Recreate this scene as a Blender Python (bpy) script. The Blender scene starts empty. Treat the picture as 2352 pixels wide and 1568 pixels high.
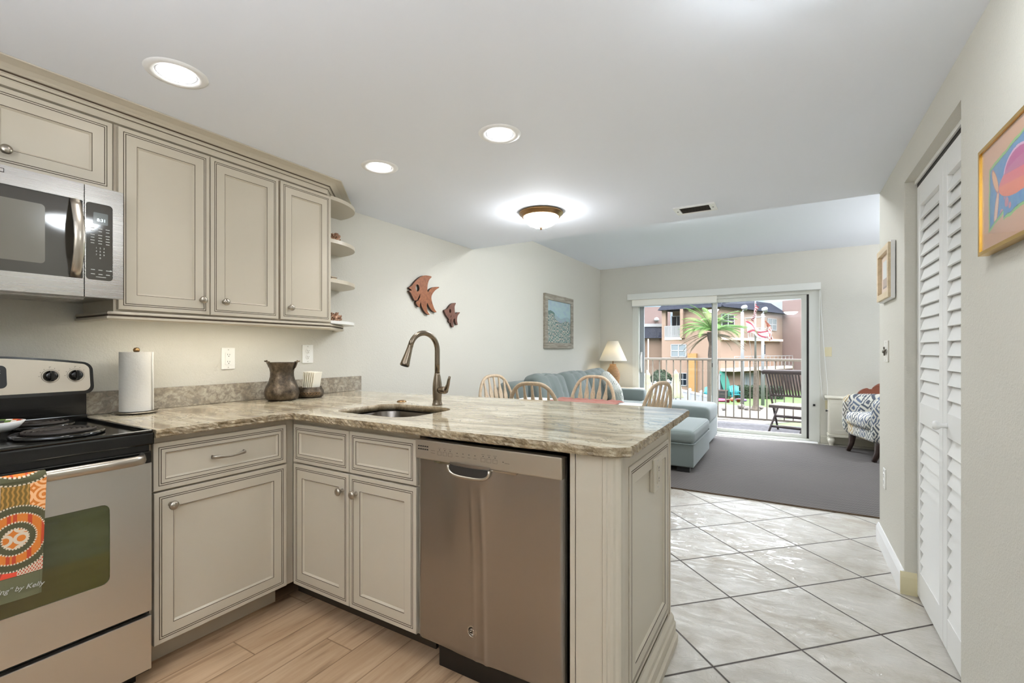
import bpy, bmesh, math, random
from mathutils import Vector, Matrix
R = math.radians
sc = bpy.context.scene
COL = sc.collection
# ------------------------------------------------------------------ camera, world, sun, exposure
F_PX, YAW, HCAM = 1067.5, R(30.87), 1.205
cam_d = bpy.data.cameras.new('camera'); cam = bpy.data.objects.new('camera', cam_d); COL.objects.link(cam)
cam.location = (0, 0, HCAM); cam.rotation_euler = (R(90), 0, YAW)
cam_d.sensor_width = 36; cam_d.lens = F_PX/2352*36; cam_d.shift_y = 20.5/2352
cam_d.clip_start = 0.02; cam_d.clip_end = 500
sc.camera = cam
sc.view_settings.view_transform = 'Standard'; sc.view_settings.look = 'None'
sc.view_settings.gamma = 1.0; sc.view_settings.use_curve_mapping = False
sc.view_settings.exposure = 0.66
sc.cycles.use_denoising = True
sc.cycles.max_bounces = 10; sc.cycles.diffuse_bounces = 5; sc.cycles.glossy_bounces = 4
sc.cycles.transparent_max_bounces = 12; sc.cycles.caustics_reflective = False; sc.cycles.caustics_refractive = False

def lin(c):
    c /= 255.0
    return c/12.92 if c <= 0.04045 else ((c+0.055)/1.055)**2.4
def rgb(r, g, b): return (lin(r), lin(g), lin(b), 1.0)

SKY_HIGH = 10.5    # bright high sky above the blue horizon band
w = bpy.data.worlds.new('sky'); sc.world = w; w.use_nodes = True
nt = w.node_tree; bg = nt.nodes['Background']
tc = nt.nodes.new('ShaderNodeTexCoord'); nz = nt.nodes.new('ShaderNodeTexNoise'); cr = nt.nodes.new('ShaderNodeValToRGB')
mpn = nt.nodes.new('ShaderNodeMapping'); mpn.inputs['Scale'].default_value = (2, 2, 9)
nz.inputs['Scale'].default_value = 3.0; nz.inputs['Detail'].default_value = 6
cr.color_ramp.elements[0].position = 0.44; cr.color_ramp.elements[0].color = rgb(186, 220, 242)
cr.color_ramp.elements[1].position = 0.62; cr.color_ramp.elements[1].color = (1, 1, 1, 1)
nt.links.new(tc.outputs['Generated'], mpn.inputs['Vector']); nt.links.new(mpn.outputs[0], nz.inputs['Vector']); nt.links.new(nz.outputs['Fac'], cr.inputs['Fac'])
sx = nt.nodes.new('ShaderNodeSeparateXYZ'); nt.links.new(tc.outputs['Generated'], sx.inputs[0])
er = nt.nodes.new('ShaderNodeMapRange'); er.inputs['From Min'].default_value = .16; er.inputs['From Max'].default_value = .42; er.inputs['To Min'].default_value = .72; er.inputs['To Max'].default_value = SKY_HIGH
er.interpolation_type = 'SMOOTHSTEP'; nt.links.new(sx.outputs['Z'], er.inputs['Value'])
mxw = nt.nodes.new('ShaderNodeMix'); mxw.data_type = 'RGBA'; mxw.inputs[7].default_value = (.93, .98, 1.06, 1)
fr_ = nt.nodes.new('ShaderNodeMapRange'); fr_.inputs['From Min'].default_value = .16; fr_.inputs['From Max'].default_value = .42; nt.links.new(sx.outputs['Z'], fr_.inputs['Value'])
nt.links.new(fr_.outputs[0], mxw.inputs[0]); nt.links.new(cr.outputs[0], mxw.inputs[6])
nt.links.new(mxw.outputs[2], bg.inputs['Color']); nt.links.new(er.outputs[0], bg.inputs['Strength'])

sun_d = bpy.data.lights.new('sun', 'SUN'); sun_d.energy = .9; sun_d.angle = R(3); sun_d.color = (1.0, .95, .86)
sun = bpy.data.objects.new('sun', sun_d); COL.objects.link(sun); sun.rotation_euler = (R(38), R(-18), R(20)); sun.location = (0, 5, 12)
LENS = 14.0        # glow of the recessed lenses
SPOT_W = 12.0      # watts of each recessed lamp
DOME = 58.0        # dome glass emission
UNDER = 12.0       # under-cabinet strip emission

# ------------------------------------------------------------------ materials
MATS = {}
class NB:
    """node builder for one material"""
    def __init__(s, name, col=(.5,.5,.5,1), rough=.5, metal=0.0, **kw):
        m = bpy.data.materials.new(name); m.use_nodes = True
        s.m = m; s.t = m.node_tree; s.b = s.t.nodes['Principled BSDF']
        s.set('Base Color', col); s.set('Roughness', rough); s.set('Metallic', metal)
        for k, v in kw.items(): s.set(k.replace('_', ' '), v)
    def set(s, k, v): s.b.inputs[k].default_value = v
    def n(s, t, **kw):
        nd = s.t.nodes.new(t)
        for k, v in kw.items():
            if k in nd.inputs.keys(): nd.inputs[k].default_value = v
            else: setattr(nd, k, v)
        return nd
    def l(s, a, b): s.t.links.new(a, b)
    def coord(s, out='Object', scale=(1,1,1), rot=(0,0,0), loc=(0,0,0)):
        c = s.n('ShaderNodeTexCoord'); mp = s.n('ShaderNodeMapping')
        mp.inputs['Scale'].default_value = scale; mp.inputs['Rotation'].default_value = rot; mp.inputs['Location'].default_value = loc
        s.l(c.outputs[out], mp.inputs['Vector']); return mp.outputs[0]
    def noise(s, vec, scale, detail=3, rough=.5, dist=0.0):
        nd = s.n('ShaderNodeTexNoise'); nd.inputs['Scale'].default_value = scale; nd.inputs['Detail'].default_value = detail
        nd.inputs['Roughness'].default_value = rough; nd.inputs['Distortion'].default_value = dist
        s.l(vec, nd.inputs['Vector']); return nd
    def ramp(s, fac, stops):
        r = s.n('ShaderNodeValToRGB'); e = r.color_ramp.elements
        while len(e) < len(stops): e.new(0.5)
        for i, (p, c) in enumerate(stops): e[i].position = p; e[i].color = c
        s.l(fac, r.inputs['Fac']); return r.outputs[0]
    def math(s, op, a, b=None, c=None):
        nd = s.n('ShaderNodeMath', operation=op)
        for i, v in enumerate((a, b, c)):
            if v is None: continue
            if isinstance(v, (int, float)): nd.inputs[i].default_value = v
            else: s.l(v, nd.inputs[i])
        return nd.outputs[0]
    def mix(s, fac, a, b, mode='MIX'):
        nd = s.n('ShaderNodeMix', data_type='RGBA', blend_type=mode)
        for i, v in ((0, fac), (6, a), (7, b)):
            if isinstance(v, (int, float, tuple)): nd.inputs[i].default_value = v
            else: s.l(v, nd.inputs[i])
        return nd.outputs[2]
    def bump(s, h, strength=.3, dist=.01):
        nd = s.n('ShaderNodeBump'); nd.inputs['Strength'].default_value = strength; nd.inputs['Distance'].default_value = dist
        s.l(h, nd.inputs['Height']); s.l(nd.outputs[0], s.b.inputs['Normal'])
    def col(s, c): s.l(c, s.b.inputs['Base Color'])
    def rough(s, c): s.l(c, s.b.inputs['Roughness'])

def simple(name, col, rough=.5, metal=0.0, bump=None, mott=0.0, **kw):
    b = NB(name, col, rough, metal, **kw)
    if bump or mott:
        v = b.coord()
        if mott:
            n = b.noise(v, 6, 4); f = b.math('MULTIPLY', n.outputs['Fac'], mott)
            b.col(b.mix(f, col, tuple(x*.55 for x in col[:3])+(1,)))
        if bump:
            n2 = b.noise(v, bump[0], 3); b.bump(n2.outputs['Fac'], bump[1], bump[2] if len(bump) > 2 else .002)
    MATS[name] = b.m; return b.m
def emit(name, col, strength):
    b = NB(name, (.8,.8,.8,1), .4); b.set('Emission Color', col); b.set('Emission Strength', strength)
    MATS[name] = b.m; return b.m

def wall_mat(name, c):
    b = NB(name, c, .62); v = b.coord()
    n = b.noise(v, 150, 3, .6); n2 = b.noise(v, 60, 3)
    b.bump(b.math('ADD', n.outputs['Fac'], b.math('MULTIPLY', n2.outputs['Fac'], .7)), .40, .005)
    MATS[name] = b.m
wall_mat('wall_paint', rgb(207, 204, 194)); wall_mat('wall_paint_trim', rgb(205, 202, 188))
simple('ceiling_paint', rgb(234, 238, 246), .8, bump=(40, .08, .003))
simple('white_paint', rgb(232, 232, 230), .4); simple('white_trim', rgb(238, 238, 238), .35)
simple('cabinet_paint', rgb(196, 187, 170), .36); simple('cabinet_glaze', rgb(74, 58, 40), .6)
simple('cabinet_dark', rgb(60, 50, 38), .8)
simple('nickel', rgb(176, 168, 156), .3, 1.0); simple('bronze', rgb(150, 118, 82), .33, 1.0); simple('gold', rgb(222, 178, 84), .22, 1.0)
simple('faucet_nickel', rgb(132, 120, 105), .27, 1.0)
simple('black_enamel', rgb(14, 13, 12), .12); simple('black_plastic', rgb(18, 17, 16), .35); simple('coil', rgb(52, 46, 42), .55, .3)
simple('chrome', rgb(205, 200, 192), .12, 1.0)
simple('white_plastic', rgb(236, 236, 232), .35); simple('ivory_plastic', rgb(214, 204, 168), .4); simple('dark_slot', rgb(40, 36, 32), .6)
simple('grey_ink', rgb(92, 86, 78), .6); simple('legend_grey', rgb(190, 190, 185), .6)
simple('rubber', rgb(24, 22, 21), .7)

def steel(name, c, rough, axis):
    b = NB(name, c, rough, 1.0); sca = {'z': (220, 220, 3), 'y': (220, 3, 220)}[axis]
    n = b.noise(b.coord(scale=sca), 1.0, 3); b.rough(b.math('ADD', b.math('MULTIPLY', n.outputs['Fac'], .12), rough-.06))
    b.bump(n.outputs['Fac'], .012, .001); MATS[name] = b.m
steel('steel', rgb(206, 203, 198), .34, 'z'); steel('steel_dark', rgb(160, 154, 148), .33, 'z'); steel('steel_horizontal', rgb(182, 178, 173), .27, 'y'); steel('sink_steel', rgb(112, 106, 100), .24, 'y'); simple('handle_steel', rgb(190, 182, 170), .28, 1.0)
simple('steel_plate', rgb(186, 176, 160), .36, .75)

def granite(name, edge=False, tilt=(0, 0, R(-13))):
    b = NB(name, (1,1,1,1), .07 if not edge else .34)
    def warped(scale, k):
        wr = b.noise(b.coord(), 2.4, 3, .55); vm = b.n('ShaderNodeVectorMath', operation='MULTIPLY_ADD'); b.l(wr.outputs['Color'], vm.inputs[0]); vm.inputs[1].default_value = (k, k, k); b.l(b.coord(scale=scale, rot=tilt), vm.inputs[2]); return vm.outputs[0]
    big = b.noise(warped((1.1, 5.5, 5.5), 1.3), 1.7, 7, .6, .5)
    base = b.ramp(big.outputs['Fac'], [(0.26, rgb(112, 98, 80)), (0.38, rgb(158, 144, 120)), (0.47, rgb(186, 174, 150)), (0.58, rgb(206, 197, 176)), (0.70, rgb(196, 186, 166)), (0.82, rgb(146, 138, 126))])
    st = b.noise(warped((2.2, 34, 34), 1.6), 1.0, 6, .68, .6)
    c1 = b.mix(b.math('MULTIPLY', b.ramp(st.outputs['Fac'], [(0.34, (.9, .9, .9, 1)), (0.50, (0, 0, 0, 1))]), .62), base, rgb(124, 106, 84))
    c1 = b.mix(b.math('MULTIPLY', b.ramp(st.outputs['Fac'], [(0.56, (0, 0, 0, 1)), (0.70, (1, 1, 1, 1))]), .45), c1, rgb(222, 216, 200))
    vn = b.noise(warped((.9, 3.2, 3.2), 1.1), 2.3, 6, .6, .8)
    d = b.math('ABSOLUTE', b.math('SUBTRACT', vn.outputs['Fac'], .5))
    c2 = b.mix(b.math('MULTIPLY', b.ramp(d, [(0.0, (1, 1, 1, 1)), (0.012, (0, 0, 0, 1))]), .72), c1, rgb(66, 56, 46))
    sp = b.noise(b.coord(), 130, 3, .6)
    c3 = b.mix(b.ramp(sp.outputs['Fac'], [(0.34, (.4, .4, .4, 1)), (0.45, (0, 0, 0, 1))]), c2, rgb(128, 114, 94))
    if edge:
        e = b.noise(b.coord(scale=(26, 26, 20), rot=(R(20), R(25), 0)), 1.0, 6, .75)
        c3 = b.mix(.45, c3, rgb(150, 124, 80)); c3 = b.mix(b.ramp(e.outputs['Fac'], [(0.38, (.8, .8, .8, 1)), (0.60, (.05, .05, .05, 1))]), c3, rgb(92, 74, 44))
        b.bump(b.noise(b.coord(), 80, 4, .7).outputs['Fac'], .6, .005)
    if name == 'granite_splash': c3 = b.mix(.5, b.mix(b.ramp(st.outputs['Fac'], [(0.40, (.7, .7, .7, 1)), (0.58, (0, 0, 0, 1))]), c3, rgb(70, 64, 58)), rgb(158, 150, 140))
    b.col(c3); MATS[name] = b.m
granite('granite_splash', False, (R(38), R(0), R(0)))
granite('granite'); granite('granite_edge', True)

def tile_floor():
    b = NB('floor_tile', (1,1,1,1), .2); c = b.n('ShaderNodeTexCoord'); sp = b.n('ShaderNodeSeparateXYZ'); b.l(c.outputs['Object'], sp.inputs[0])
    k = 1/math.sqrt(2)/.4115
    x0, y0 = .0405, 2.786
    x = b.math('SUBTRACT', sp.outputs[0], x0); y = b.math('SUBTRACT', sp.outputs[1], y0)
    u = b.math('MULTIPLY', b.math('ADD', x, y), k); v = b.math('MULTIPLY', b.math('SUBTRACT', y, x), k)
    def edge(t):
        f = b.math('FRACT', t); return b.math('MINIMUM', f, b.math('SUBTRACT', 1.0, f))
    d = b.math('MINIMUM', edge(u), edge(v))
    g = b.ramp(d, [(0.0085, (1, 1, 1, 1)), (0.0125, (0, 0, 0, 1))])
    cell = b.n('ShaderNodeCombineXYZ'); b.l(b.math('FLOOR', u), cell.inputs[0]); b.l(b.math('FLOOR', v), cell.inputs[1])
    wn = b.n('ShaderNodeTexWhiteNoise'); b.l(cell.outputs[0], wn.inputs[0])
    off = b.n('ShaderNodeVectorMath', operation='MULTIPLY_ADD'); b.l(wn.outputs['Color'], off.inputs[0]); off.inputs[1].default_value = (9, 9, 9); b.l(c.outputs['Object'], off.inputs[2])
    n = b.noise(off.outputs[0], 5, 5, .6, .4)
    t = b.ramp(n.outputs['Fac'], [(0.3, rgb(176, 168, 155)), (0.5, rgb(193, 188, 178)), (0.7, rgb(203, 199, 191))])
    b.col(b.mix(g, t, rgb(70, 62, 56)))
    mp = b.n('ShaderNodeMapping'); mp.inputs['Scale'].default_value = (1, 2.2, 1); b.l(off.outputs[0], mp.inputs['Vector'])
    n2 = b.noise(mp.outputs[0], 7, 6, .66, 1.4)
    rid = b.math('ABSOLUTE', b.math('SUBTRACT', n2.outputs['Fac'], .5))
    hgt = b.math('SUBTRACT', b.math('MULTIPLY', b.math('MINIMUM', rid, .12), 4), b.math('MULTIPLY', g, 1.5))
    b.bump(hgt, .45, .009); b.rough(b.math('ADD', b.math('MULTIPLY', g, .5), b.math('MULTIPLY', n.outputs['Fac'], .30)))
    MATS['floor_tile'] = b.m
tile_floor()

def plank_floor():
    b = NB('floor_plank', (1,1,1,1), .34); c = b.n('ShaderNodeTexCoord'); sp = b.n('ShaderNodeSeparateXYZ'); b.l(c.outputs['Object'], sp.inputs[0])
    u = b.math('DIVIDE', b.math('ADD', sp.outputs[0], 1.8195), .1555)
    idx = b.math('FLOOR', u)
    yo = b.math('DIVIDE', b.math('SUBTRACT', sp.outputs[1], b.math('ADD', 1.058, b.math('MULTIPLY', b.math('ADD', idx, 1), .557))), .9)
    fu = b.math('FRACT', u); eu = b.math('MULTIPLY', b.math('MINIMUM', fu, b.math('SUBTRACT', 1.0, fu)), .1555)
    fv = b.math('FRACT', yo); ev = b.math('MULTIPLY', b.math('MINIMUM', fv, b.math('SUBTRACT', 1.0, fv)), .9)
    g = b.ramp(b.math('MINIMUM', eu, ev), [(0.0010, (1, 1, 1, 1)), (0.0019, (0, 0, 0, 1))])
    cell = b.n('ShaderNodeCombineXYZ'); b.l(idx, cell.inputs[0]); b.l(b.math('FLOOR', yo), cell.inputs[1])
    wn = b.n('ShaderNodeTexWhiteNoise'); b.l(cell.outputs[0], wn.inputs[0])
    off = b.n('ShaderNodeVectorMath', operation='MULTIPLY_ADD'); b.l(wn.outputs['Color'], off.inputs[0]); off.inputs[1].default_value = (7, 7, 7)
    mp = b.n('ShaderNodeMapping'); mp.inputs['Scale'].default_value = (14, 1.1, 1); b.l(c.outputs['Object'], mp.inputs['Vector']); b.l(mp.outputs[0], off.inputs[2])
    n = b.noise(off.outputs[0], 1.6, 6, .62, .9)
    t = b.ramp(n.outputs['Fac'], [(0.28, rgb(138, 110, 84)), (0.42, rgb(178, 148, 117)), (0.6, rgb(195, 166, 135)), (0.8, rgb(205, 179, 149))])
    t2 = b.mix(b.math('MULTIPLY', wn.outputs['Value'], .14), t, rgb(150, 122, 92))
    b.col(b.mix(g, t2, rgb(128, 100, 70))); b.bump(b.math('SUBTRACT', b.math('MULTIPLY', n.outputs['Fac'], .3), g), .25, .003)
    MATS['floor_plank'] = b.m
plank_floor()

def rug_mat():
    b = NB('rug_weave', (1,1,1,1), .95); v = b.coord(rot=(0, 0, R(0)))
    c = b.n('ShaderNodeTexChecker'); c.inputs['Scale'].default_value = 44; b.l(v, c.inputs['Vector'])
    n = b.noise(v, 240, 2); big = b.noise(v, 1.3, 3)
    base = b.mix(c.outputs['Fac'], rgb(50, 47, 47), rgb(92, 88, 86))
    base = b.mix(b.math('MULTIPLY', n.outputs['Fac'], .5), base, rgb(70, 63, 60)); b.col(b.mix(b.math('MULTIPLY', big.outputs['Fac'], .25), base, rgb(118, 108, 100)))
    b.bump(b.math('ADD', c.outputs['Fac'], n.outputs['Fac']), .5, .004); MATS['rug_weave'] = b.m
rug_mat(); simple('rug_binding', rgb(92, 76, 60), .9, bump=(200, .4, .002))

def fabric(name, c, sc_=160, bump=.35, mott=.12):
    b = NB(name, c, .92); v = b.coord(); n = b.noise(v, sc_, 3); n2 = b.noise(v, 3.5, 3)
    b.col(b.mix(b.math('MULTIPLY', n2.outputs['Fac'], mott*2), c, tuple(x*.72 for x in c[:3])+(1,)))
    b.set('Sheen Weight', .25); b.bump(n.outputs['Fac'], bump, .002); MATS[name] = b.m
fabric('sofa_fabric', rgb(112, 121, 118)); fabric('sofa_dark', rgb(30, 30, 30)); fabric('rust_cloth', rgb(136, 70, 52)); fabric('rust_pillow', rgb(134, 76, 54)); fabric('white_cloth', rgb(238, 238, 240))
fabric('shade_fabric', rgb(226, 226, 220), 400, .15, .03); fabric('lampshade', rgb(246, 243, 234), 300, .1, .02)
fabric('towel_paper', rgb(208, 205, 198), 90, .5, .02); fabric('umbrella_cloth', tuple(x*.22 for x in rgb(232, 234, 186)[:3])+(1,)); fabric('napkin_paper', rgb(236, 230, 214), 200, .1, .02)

def wood(name, c1, c2, rough=.4, scale=(30, 3, 30), bump=.1):
    b = NB(name, c1, rough); n = b.noise(b.coord(scale=scale), 1.0, 5, .6, .8)
    b.col(b.ramp(n.outputs['Fac'], [(0.3, c1), (0.7, c2)])); b.bump(n.outputs['Fac'], bump, .002); MATS[name] = b.m
wood('chair_wood', rgb(172, 150, 122), rgb(196, 176, 150), .38); wood('fish_wood', rgb(116, 66, 38), rgb(160, 98, 60), .34, (6, 40, 40)); wood('fish_wood_dark', rgb(96, 62, 52), rgb(128, 88, 74), .34, (6, 40, 40))
wood('fish_edge', rgb(52, 30, 20), rgb(66, 38, 26), .5); wood('weathered', rgb(120, 112, 100), rgb(172, 164, 150), .7, (40, 4, 40), .4); wood('pale_weathered', rgb(206, 202, 192), rgb(232, 230, 224), .6, (40, 40, 8), .3); wood('weathered_side', rgb(84, 78, 70), rgb(110, 102, 92), .8)
wood('dark_wood', rgb(44, 32, 28), rgb(70, 52, 46), .4); wood('teak_dark', rgb(40, 30, 30), rgb(66, 52, 50), .6); wood('pale_frame', rgb(196, 176, 142), rgb(222, 204, 174), .45)
wood('rattan', rgb(124, 88, 56), rgb(172, 134, 92), .6, (20, 20, 140), .8)
simple('cream_furniture', rgb(233, 228, 212), .4); simple('table_white', rgb(238, 238, 236), .3)

def copper_mat():
    b = NB('old_copper', (1,1,1,1), .45, .7); v = b.coord()
    n = b.noise(v, 26, 5, .65); n2 = b.noise(v, 70, 2)
    b.col(b.ramp(n.outputs['Fac'], [(0.3, rgb(50, 43, 36)), (0.5, rgb(88, 77, 64)), (0.68, rgb(122, 108, 90))])); b.bump(b.math('ADD', n2.outputs['Fac'], n.outputs['Fac']), .35, .004); MATS['old_copper'] = b.m
copper_mat()
def coral_mat():
    b = NB('barnacle_shell', (1,1,1,1), .7); n = b.noise(b.coord(), 70, 4); b.col(b.ramp(n.outputs['Fac'], [(0.35, rgb(120, 78, 56)), (0.55, rgb(196, 156, 128)), (0.7, rgb(226, 204, 184))])); MATS['barnacle_shell'] = b.m
coral_mat()
def vcol(name, rough=.8, bump=None, dim=None, **kw):
    b = NB(name, (1,1,1,1), rough, **kw); a = b.n('ShaderNodeVertexColor'); a.layer_name = 'Col'; b.col(a.outputs[0] if dim is None else b.mix(1.0, a.outputs[0], (dim, dim, dim, 1), 'MULTIPLY'))
    if bump: b.bump(b.noise(b.coord(), bump[0], 3).outputs['Fac'], bump[1], .002)
    MATS[name] = b.m
vcol('printed_cloth', .92, (260, .35)); vcol('paint_canvas', .75, (120, .3)); vcol('flag_cloth', .9, dim=.26); vcol('glazed_print', .3)

def glass(name, tint=(1, 1, 1, 1), ior=1.5):
    m = bpy.data.materials.new(name); m.use_nodes = True; t = m.node_tree; t.nodes.remove(t.nodes['Principled BSDF']); o = t.nodes['Material Output']
    tr = t.nodes.new('ShaderNodeBsdfTransparent'); tr.inputs[0].default_value = tint; gl = t.nodes.new('ShaderNodeBsdfGlossy'); gl.inputs['Roughness'].default_value = 0.0
    lw = t.nodes.new('ShaderNodeLayerWeight'); pw = t.nodes.new('ShaderNodeMath'); pw.operation = 'POWER'; pw.inputs[1].default_value = 5.0; t.links.new(lw.outputs['Facing'], pw.inputs[0])
    fr = t.nodes.new('ShaderNodeMath'); fr.operation = 'MULTIPLY_ADD'; fr.inputs[1].default_value = .96; fr.inputs[2].default_value = .04; t.links.new(pw.outputs[0], fr.inputs[0]); mx = t.nodes.new('ShaderNodeMixShader')
    t.links.new(fr.outputs[0], mx.inputs[0]); t.links.new(tr.outputs[0], mx.inputs[1]); t.links.new(gl.outputs[0], mx.inputs[2]); t.links.new(mx.outputs[0], o.inputs['Surface']); MATS[name] = m
glass('window_glass'); glass('picture_glass')
def oven_glass():
    b = NB('oven_glass', rgb(62, 64, 24), .06); b.set('Specular IOR Level', .9); b.set('Coat Weight', .6); b.set('Coat Tint', rgb(206, 214, 120)); b.set('Coat Roughness', .05); b.set('Coat IOR', 1.9); MATS['oven_glass'] = b.m
oven_glass(); simple('microwave_glass', rgb(58, 54, 47), .06, **{'Specular_IOR_Level': .8}); simple('microwave_screen', rgb(112, 108, 98), .16)
simple('display_glass', rgb(96, 100, 98), .1)
emit('lamp_lens', (1.0, .99, .97, 1), LENS); emit('dome_glass', (.96, .98, 1.0, 1), DOME); emit('dome_glass_bright', (.86, .94, 1.0, 1), DOME*.85); emit('dome_glass_fill', (.93, .97, 1.0, 1), DOME*2.2); emit('fill_uplight', (.94, .97, 1.0, 1), 330); emit('fill_uplight_soft', (.92, .96, 1.0, 1), 165); emit('dome_glass_soft', (.88, .95, 1.0, 1), DOME*.34); emit('strip_light', (1.0, .94, .82, 1), UNDER); emit('display_digits', (.75, .95, 1, 1), 1.2)  # living dome and uplight glows belong to unseen added fill lamps

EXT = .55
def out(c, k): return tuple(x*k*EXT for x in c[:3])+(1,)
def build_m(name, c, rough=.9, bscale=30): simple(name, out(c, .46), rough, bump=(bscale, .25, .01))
build_m('stucco_peach', rgb(208, 174, 150)); build_m('stucco_mauve', rgb(184, 154, 146)); build_m('stucco_sunlit', rgb(226, 172, 102)); simple('stucco_edge', rgb(232, 204, 178), .9)
def shingle():
    b = NB('roof_shingle', (1,1,1,1), 1.0); b.set('Specular IOR Level', .0); n = b.noise(b.coord(), 9, 4, .75); b.col(b.ramp(n.outputs['Fac'], [(0.35, out(rgb(48, 52, 64), .3)), (0.65, out(rgb(112, 116, 130), .3))])); b.bump(n.outputs['Fac'], .5, .05); MATS['roof_shingle'] = b.m
shingle(); simple('white_metal', out(rgb(240, 240, 240), 0.42), .4); simple('window_dark', out(rgb(40, 50, 62), 0.5), .12); simple('curtain_pale', out(rgb(176, 190, 196), 0.4), .8)
simple('rail_paint', out(rgb(222, 206, 186), 0.36), .4); simple('lamp_pole', out(rgb(214, 216, 218), 0.36), .4); simple('alu', rgb(206, 206, 200), .4, .1); simple('pole_grey', out(rgb(206, 206, 200), .36), .4); simple('deck_white', out(rgb(232, 230, 226), .33), .8); simple('door_frame', rgb(214, 214, 206), .42); simple('door_frame_grey', rgb(150, 156, 158), .4)
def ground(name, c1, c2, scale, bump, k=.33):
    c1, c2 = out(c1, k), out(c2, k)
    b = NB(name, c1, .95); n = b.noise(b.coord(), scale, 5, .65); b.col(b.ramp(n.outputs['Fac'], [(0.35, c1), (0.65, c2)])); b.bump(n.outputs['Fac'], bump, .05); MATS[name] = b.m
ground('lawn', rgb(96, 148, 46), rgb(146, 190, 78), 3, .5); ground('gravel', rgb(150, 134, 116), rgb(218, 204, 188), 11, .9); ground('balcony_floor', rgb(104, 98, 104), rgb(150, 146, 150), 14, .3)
ground('leaf_dark', rgb(30, 60, 24), rgb(66, 104, 44), 5, .4); ground('palm_leaf', rgb(70, 132, 44), rgb(150, 200, 96), 1.5, .1, .62); ground('palm_dry', rgb(142, 132, 100), rgb(186, 178, 150), 2, .1, .55); ground('palm_trunk', rgb(92, 76, 66), rgb(156, 138, 122), 9, .9)
ground('old_bark', rgb(120, 104, 84), rgb(168, 150, 128), 12, .8)
simple('turquoise', out(rgb(40, 196, 206), 0.45), .5); simple('kayak_teal', out(rgb(24, 168, 142), 0.45), .4); simple('toy_pink', out(rgb(226, 60, 120), 0.4), .5); simple('toy_orange', out(rgb(236, 110, 56), 0.4), .5); simple('toy_purple', out(rgb(150, 90, 190), 0.4), .5); simple('toy_yellow', out(rgb(236, 200, 60), 0.4), .5); simple('vinyl_fence', out(rgb(236, 238, 244), 0.36), .5); simple('stone', out(rgb(180, 170, 160), 0.34), .9)
# ------------------------------------------------------------------ mesh helpers
def NEW(): return bmesh.new()
def box(bm, x0, x1, y0, y1, z0, z1, mi=0, bev=0.0):
    vs = [bm.verts.new((x, y, z)) for z in (z0, z1) for (x, y) in ((x0, y0), (x1, y0), (x1, y1), (x0, y1))]
    fs = [bm.faces.new([vs[i] for i in q]) for q in ((3, 2, 1, 0), (4, 5, 6, 7), (0, 1, 5, 4), (1, 2, 6, 5), (2, 3, 7, 6), (3, 0, 4, 7))]
    for f in fs: f.material_index = mi
    if bev > 0:
        es = set(e for f in fs for e in f.edges)
        r = bmesh.ops.bevel(bm, geom=list(es), offset=bev, segments=2, affect='EDGES', profile=.6)
        for f in r['faces']: f.material_index = mi
    return vs
def prism(bm, pts, fn, t0, t1, mi=0, mi_side=None):
    """extrude a 2D outline; fn(a, b, t) -> xyz"""
    a = [bm.verts.new(fn(p[0], p[1], t0)) for p in pts]; b = [bm.verts.new(fn(p[0], p[1], t1)) for p in pts]
    n = len(pts); fs = [bm.faces.new(a[::-1]), bm.faces.new(b)]
    for i in range(n):
        f = bm.faces.new((a[i], a[(i+1) % n], b[(i+1) % n], b[i])); f.material_index = mi if mi_side is None else mi_side
    for f in fs: f.material_index = mi
    return fs
def frame_of(d):
    d = Vector(d).normalized(); u = d.orthogonal().normalized(); return u, d.cross(u)
def tube(bm, path, r, seg=8, caps=True, mi=0, flat=None, up=None):
    """swept round tube; r number or list; flat = (ru, rv) elliptical with up vector"""
    P = [Vector(p) for p in path]; n = len(P); rings = []; u = None
    for i, p in enumerate(P):
        d = (P[min(i+1, n-1)]-P[max(i-1, 0)]).normalized()
        if up is not None:
            u = Vector(up); u = (u-d*u.dot(d)).normalized()
        elif u is None: u = d.orthogonal().normalized()
        else: u = (u-d*u.dot(d)).normalized()
        v = d.cross(u); ri = r[i] if isinstance(r, (list, tuple)) else r
        a, b = (ri, ri) if flat is None else (ri*flat[0], ri*flat[1])
        rings.append([bm.verts.new(p+u*a*math.cos(t)+v*b*math.sin(t)) for t in [2*math.pi*k/seg for k in range(seg)]])
    for A, B in zip(rings, rings[1:]):
        for k in range(seg):
            f = bm.faces.new((A[k], A[(k+1) % seg], B[(k+1) % seg], B[k])); f.material_index = mi; f.smooth = True
    if caps:
        bm.faces.new(rings[0][::-1]).material_index = mi; bm.faces.new(rings[-1]).material_index = mi
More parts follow.
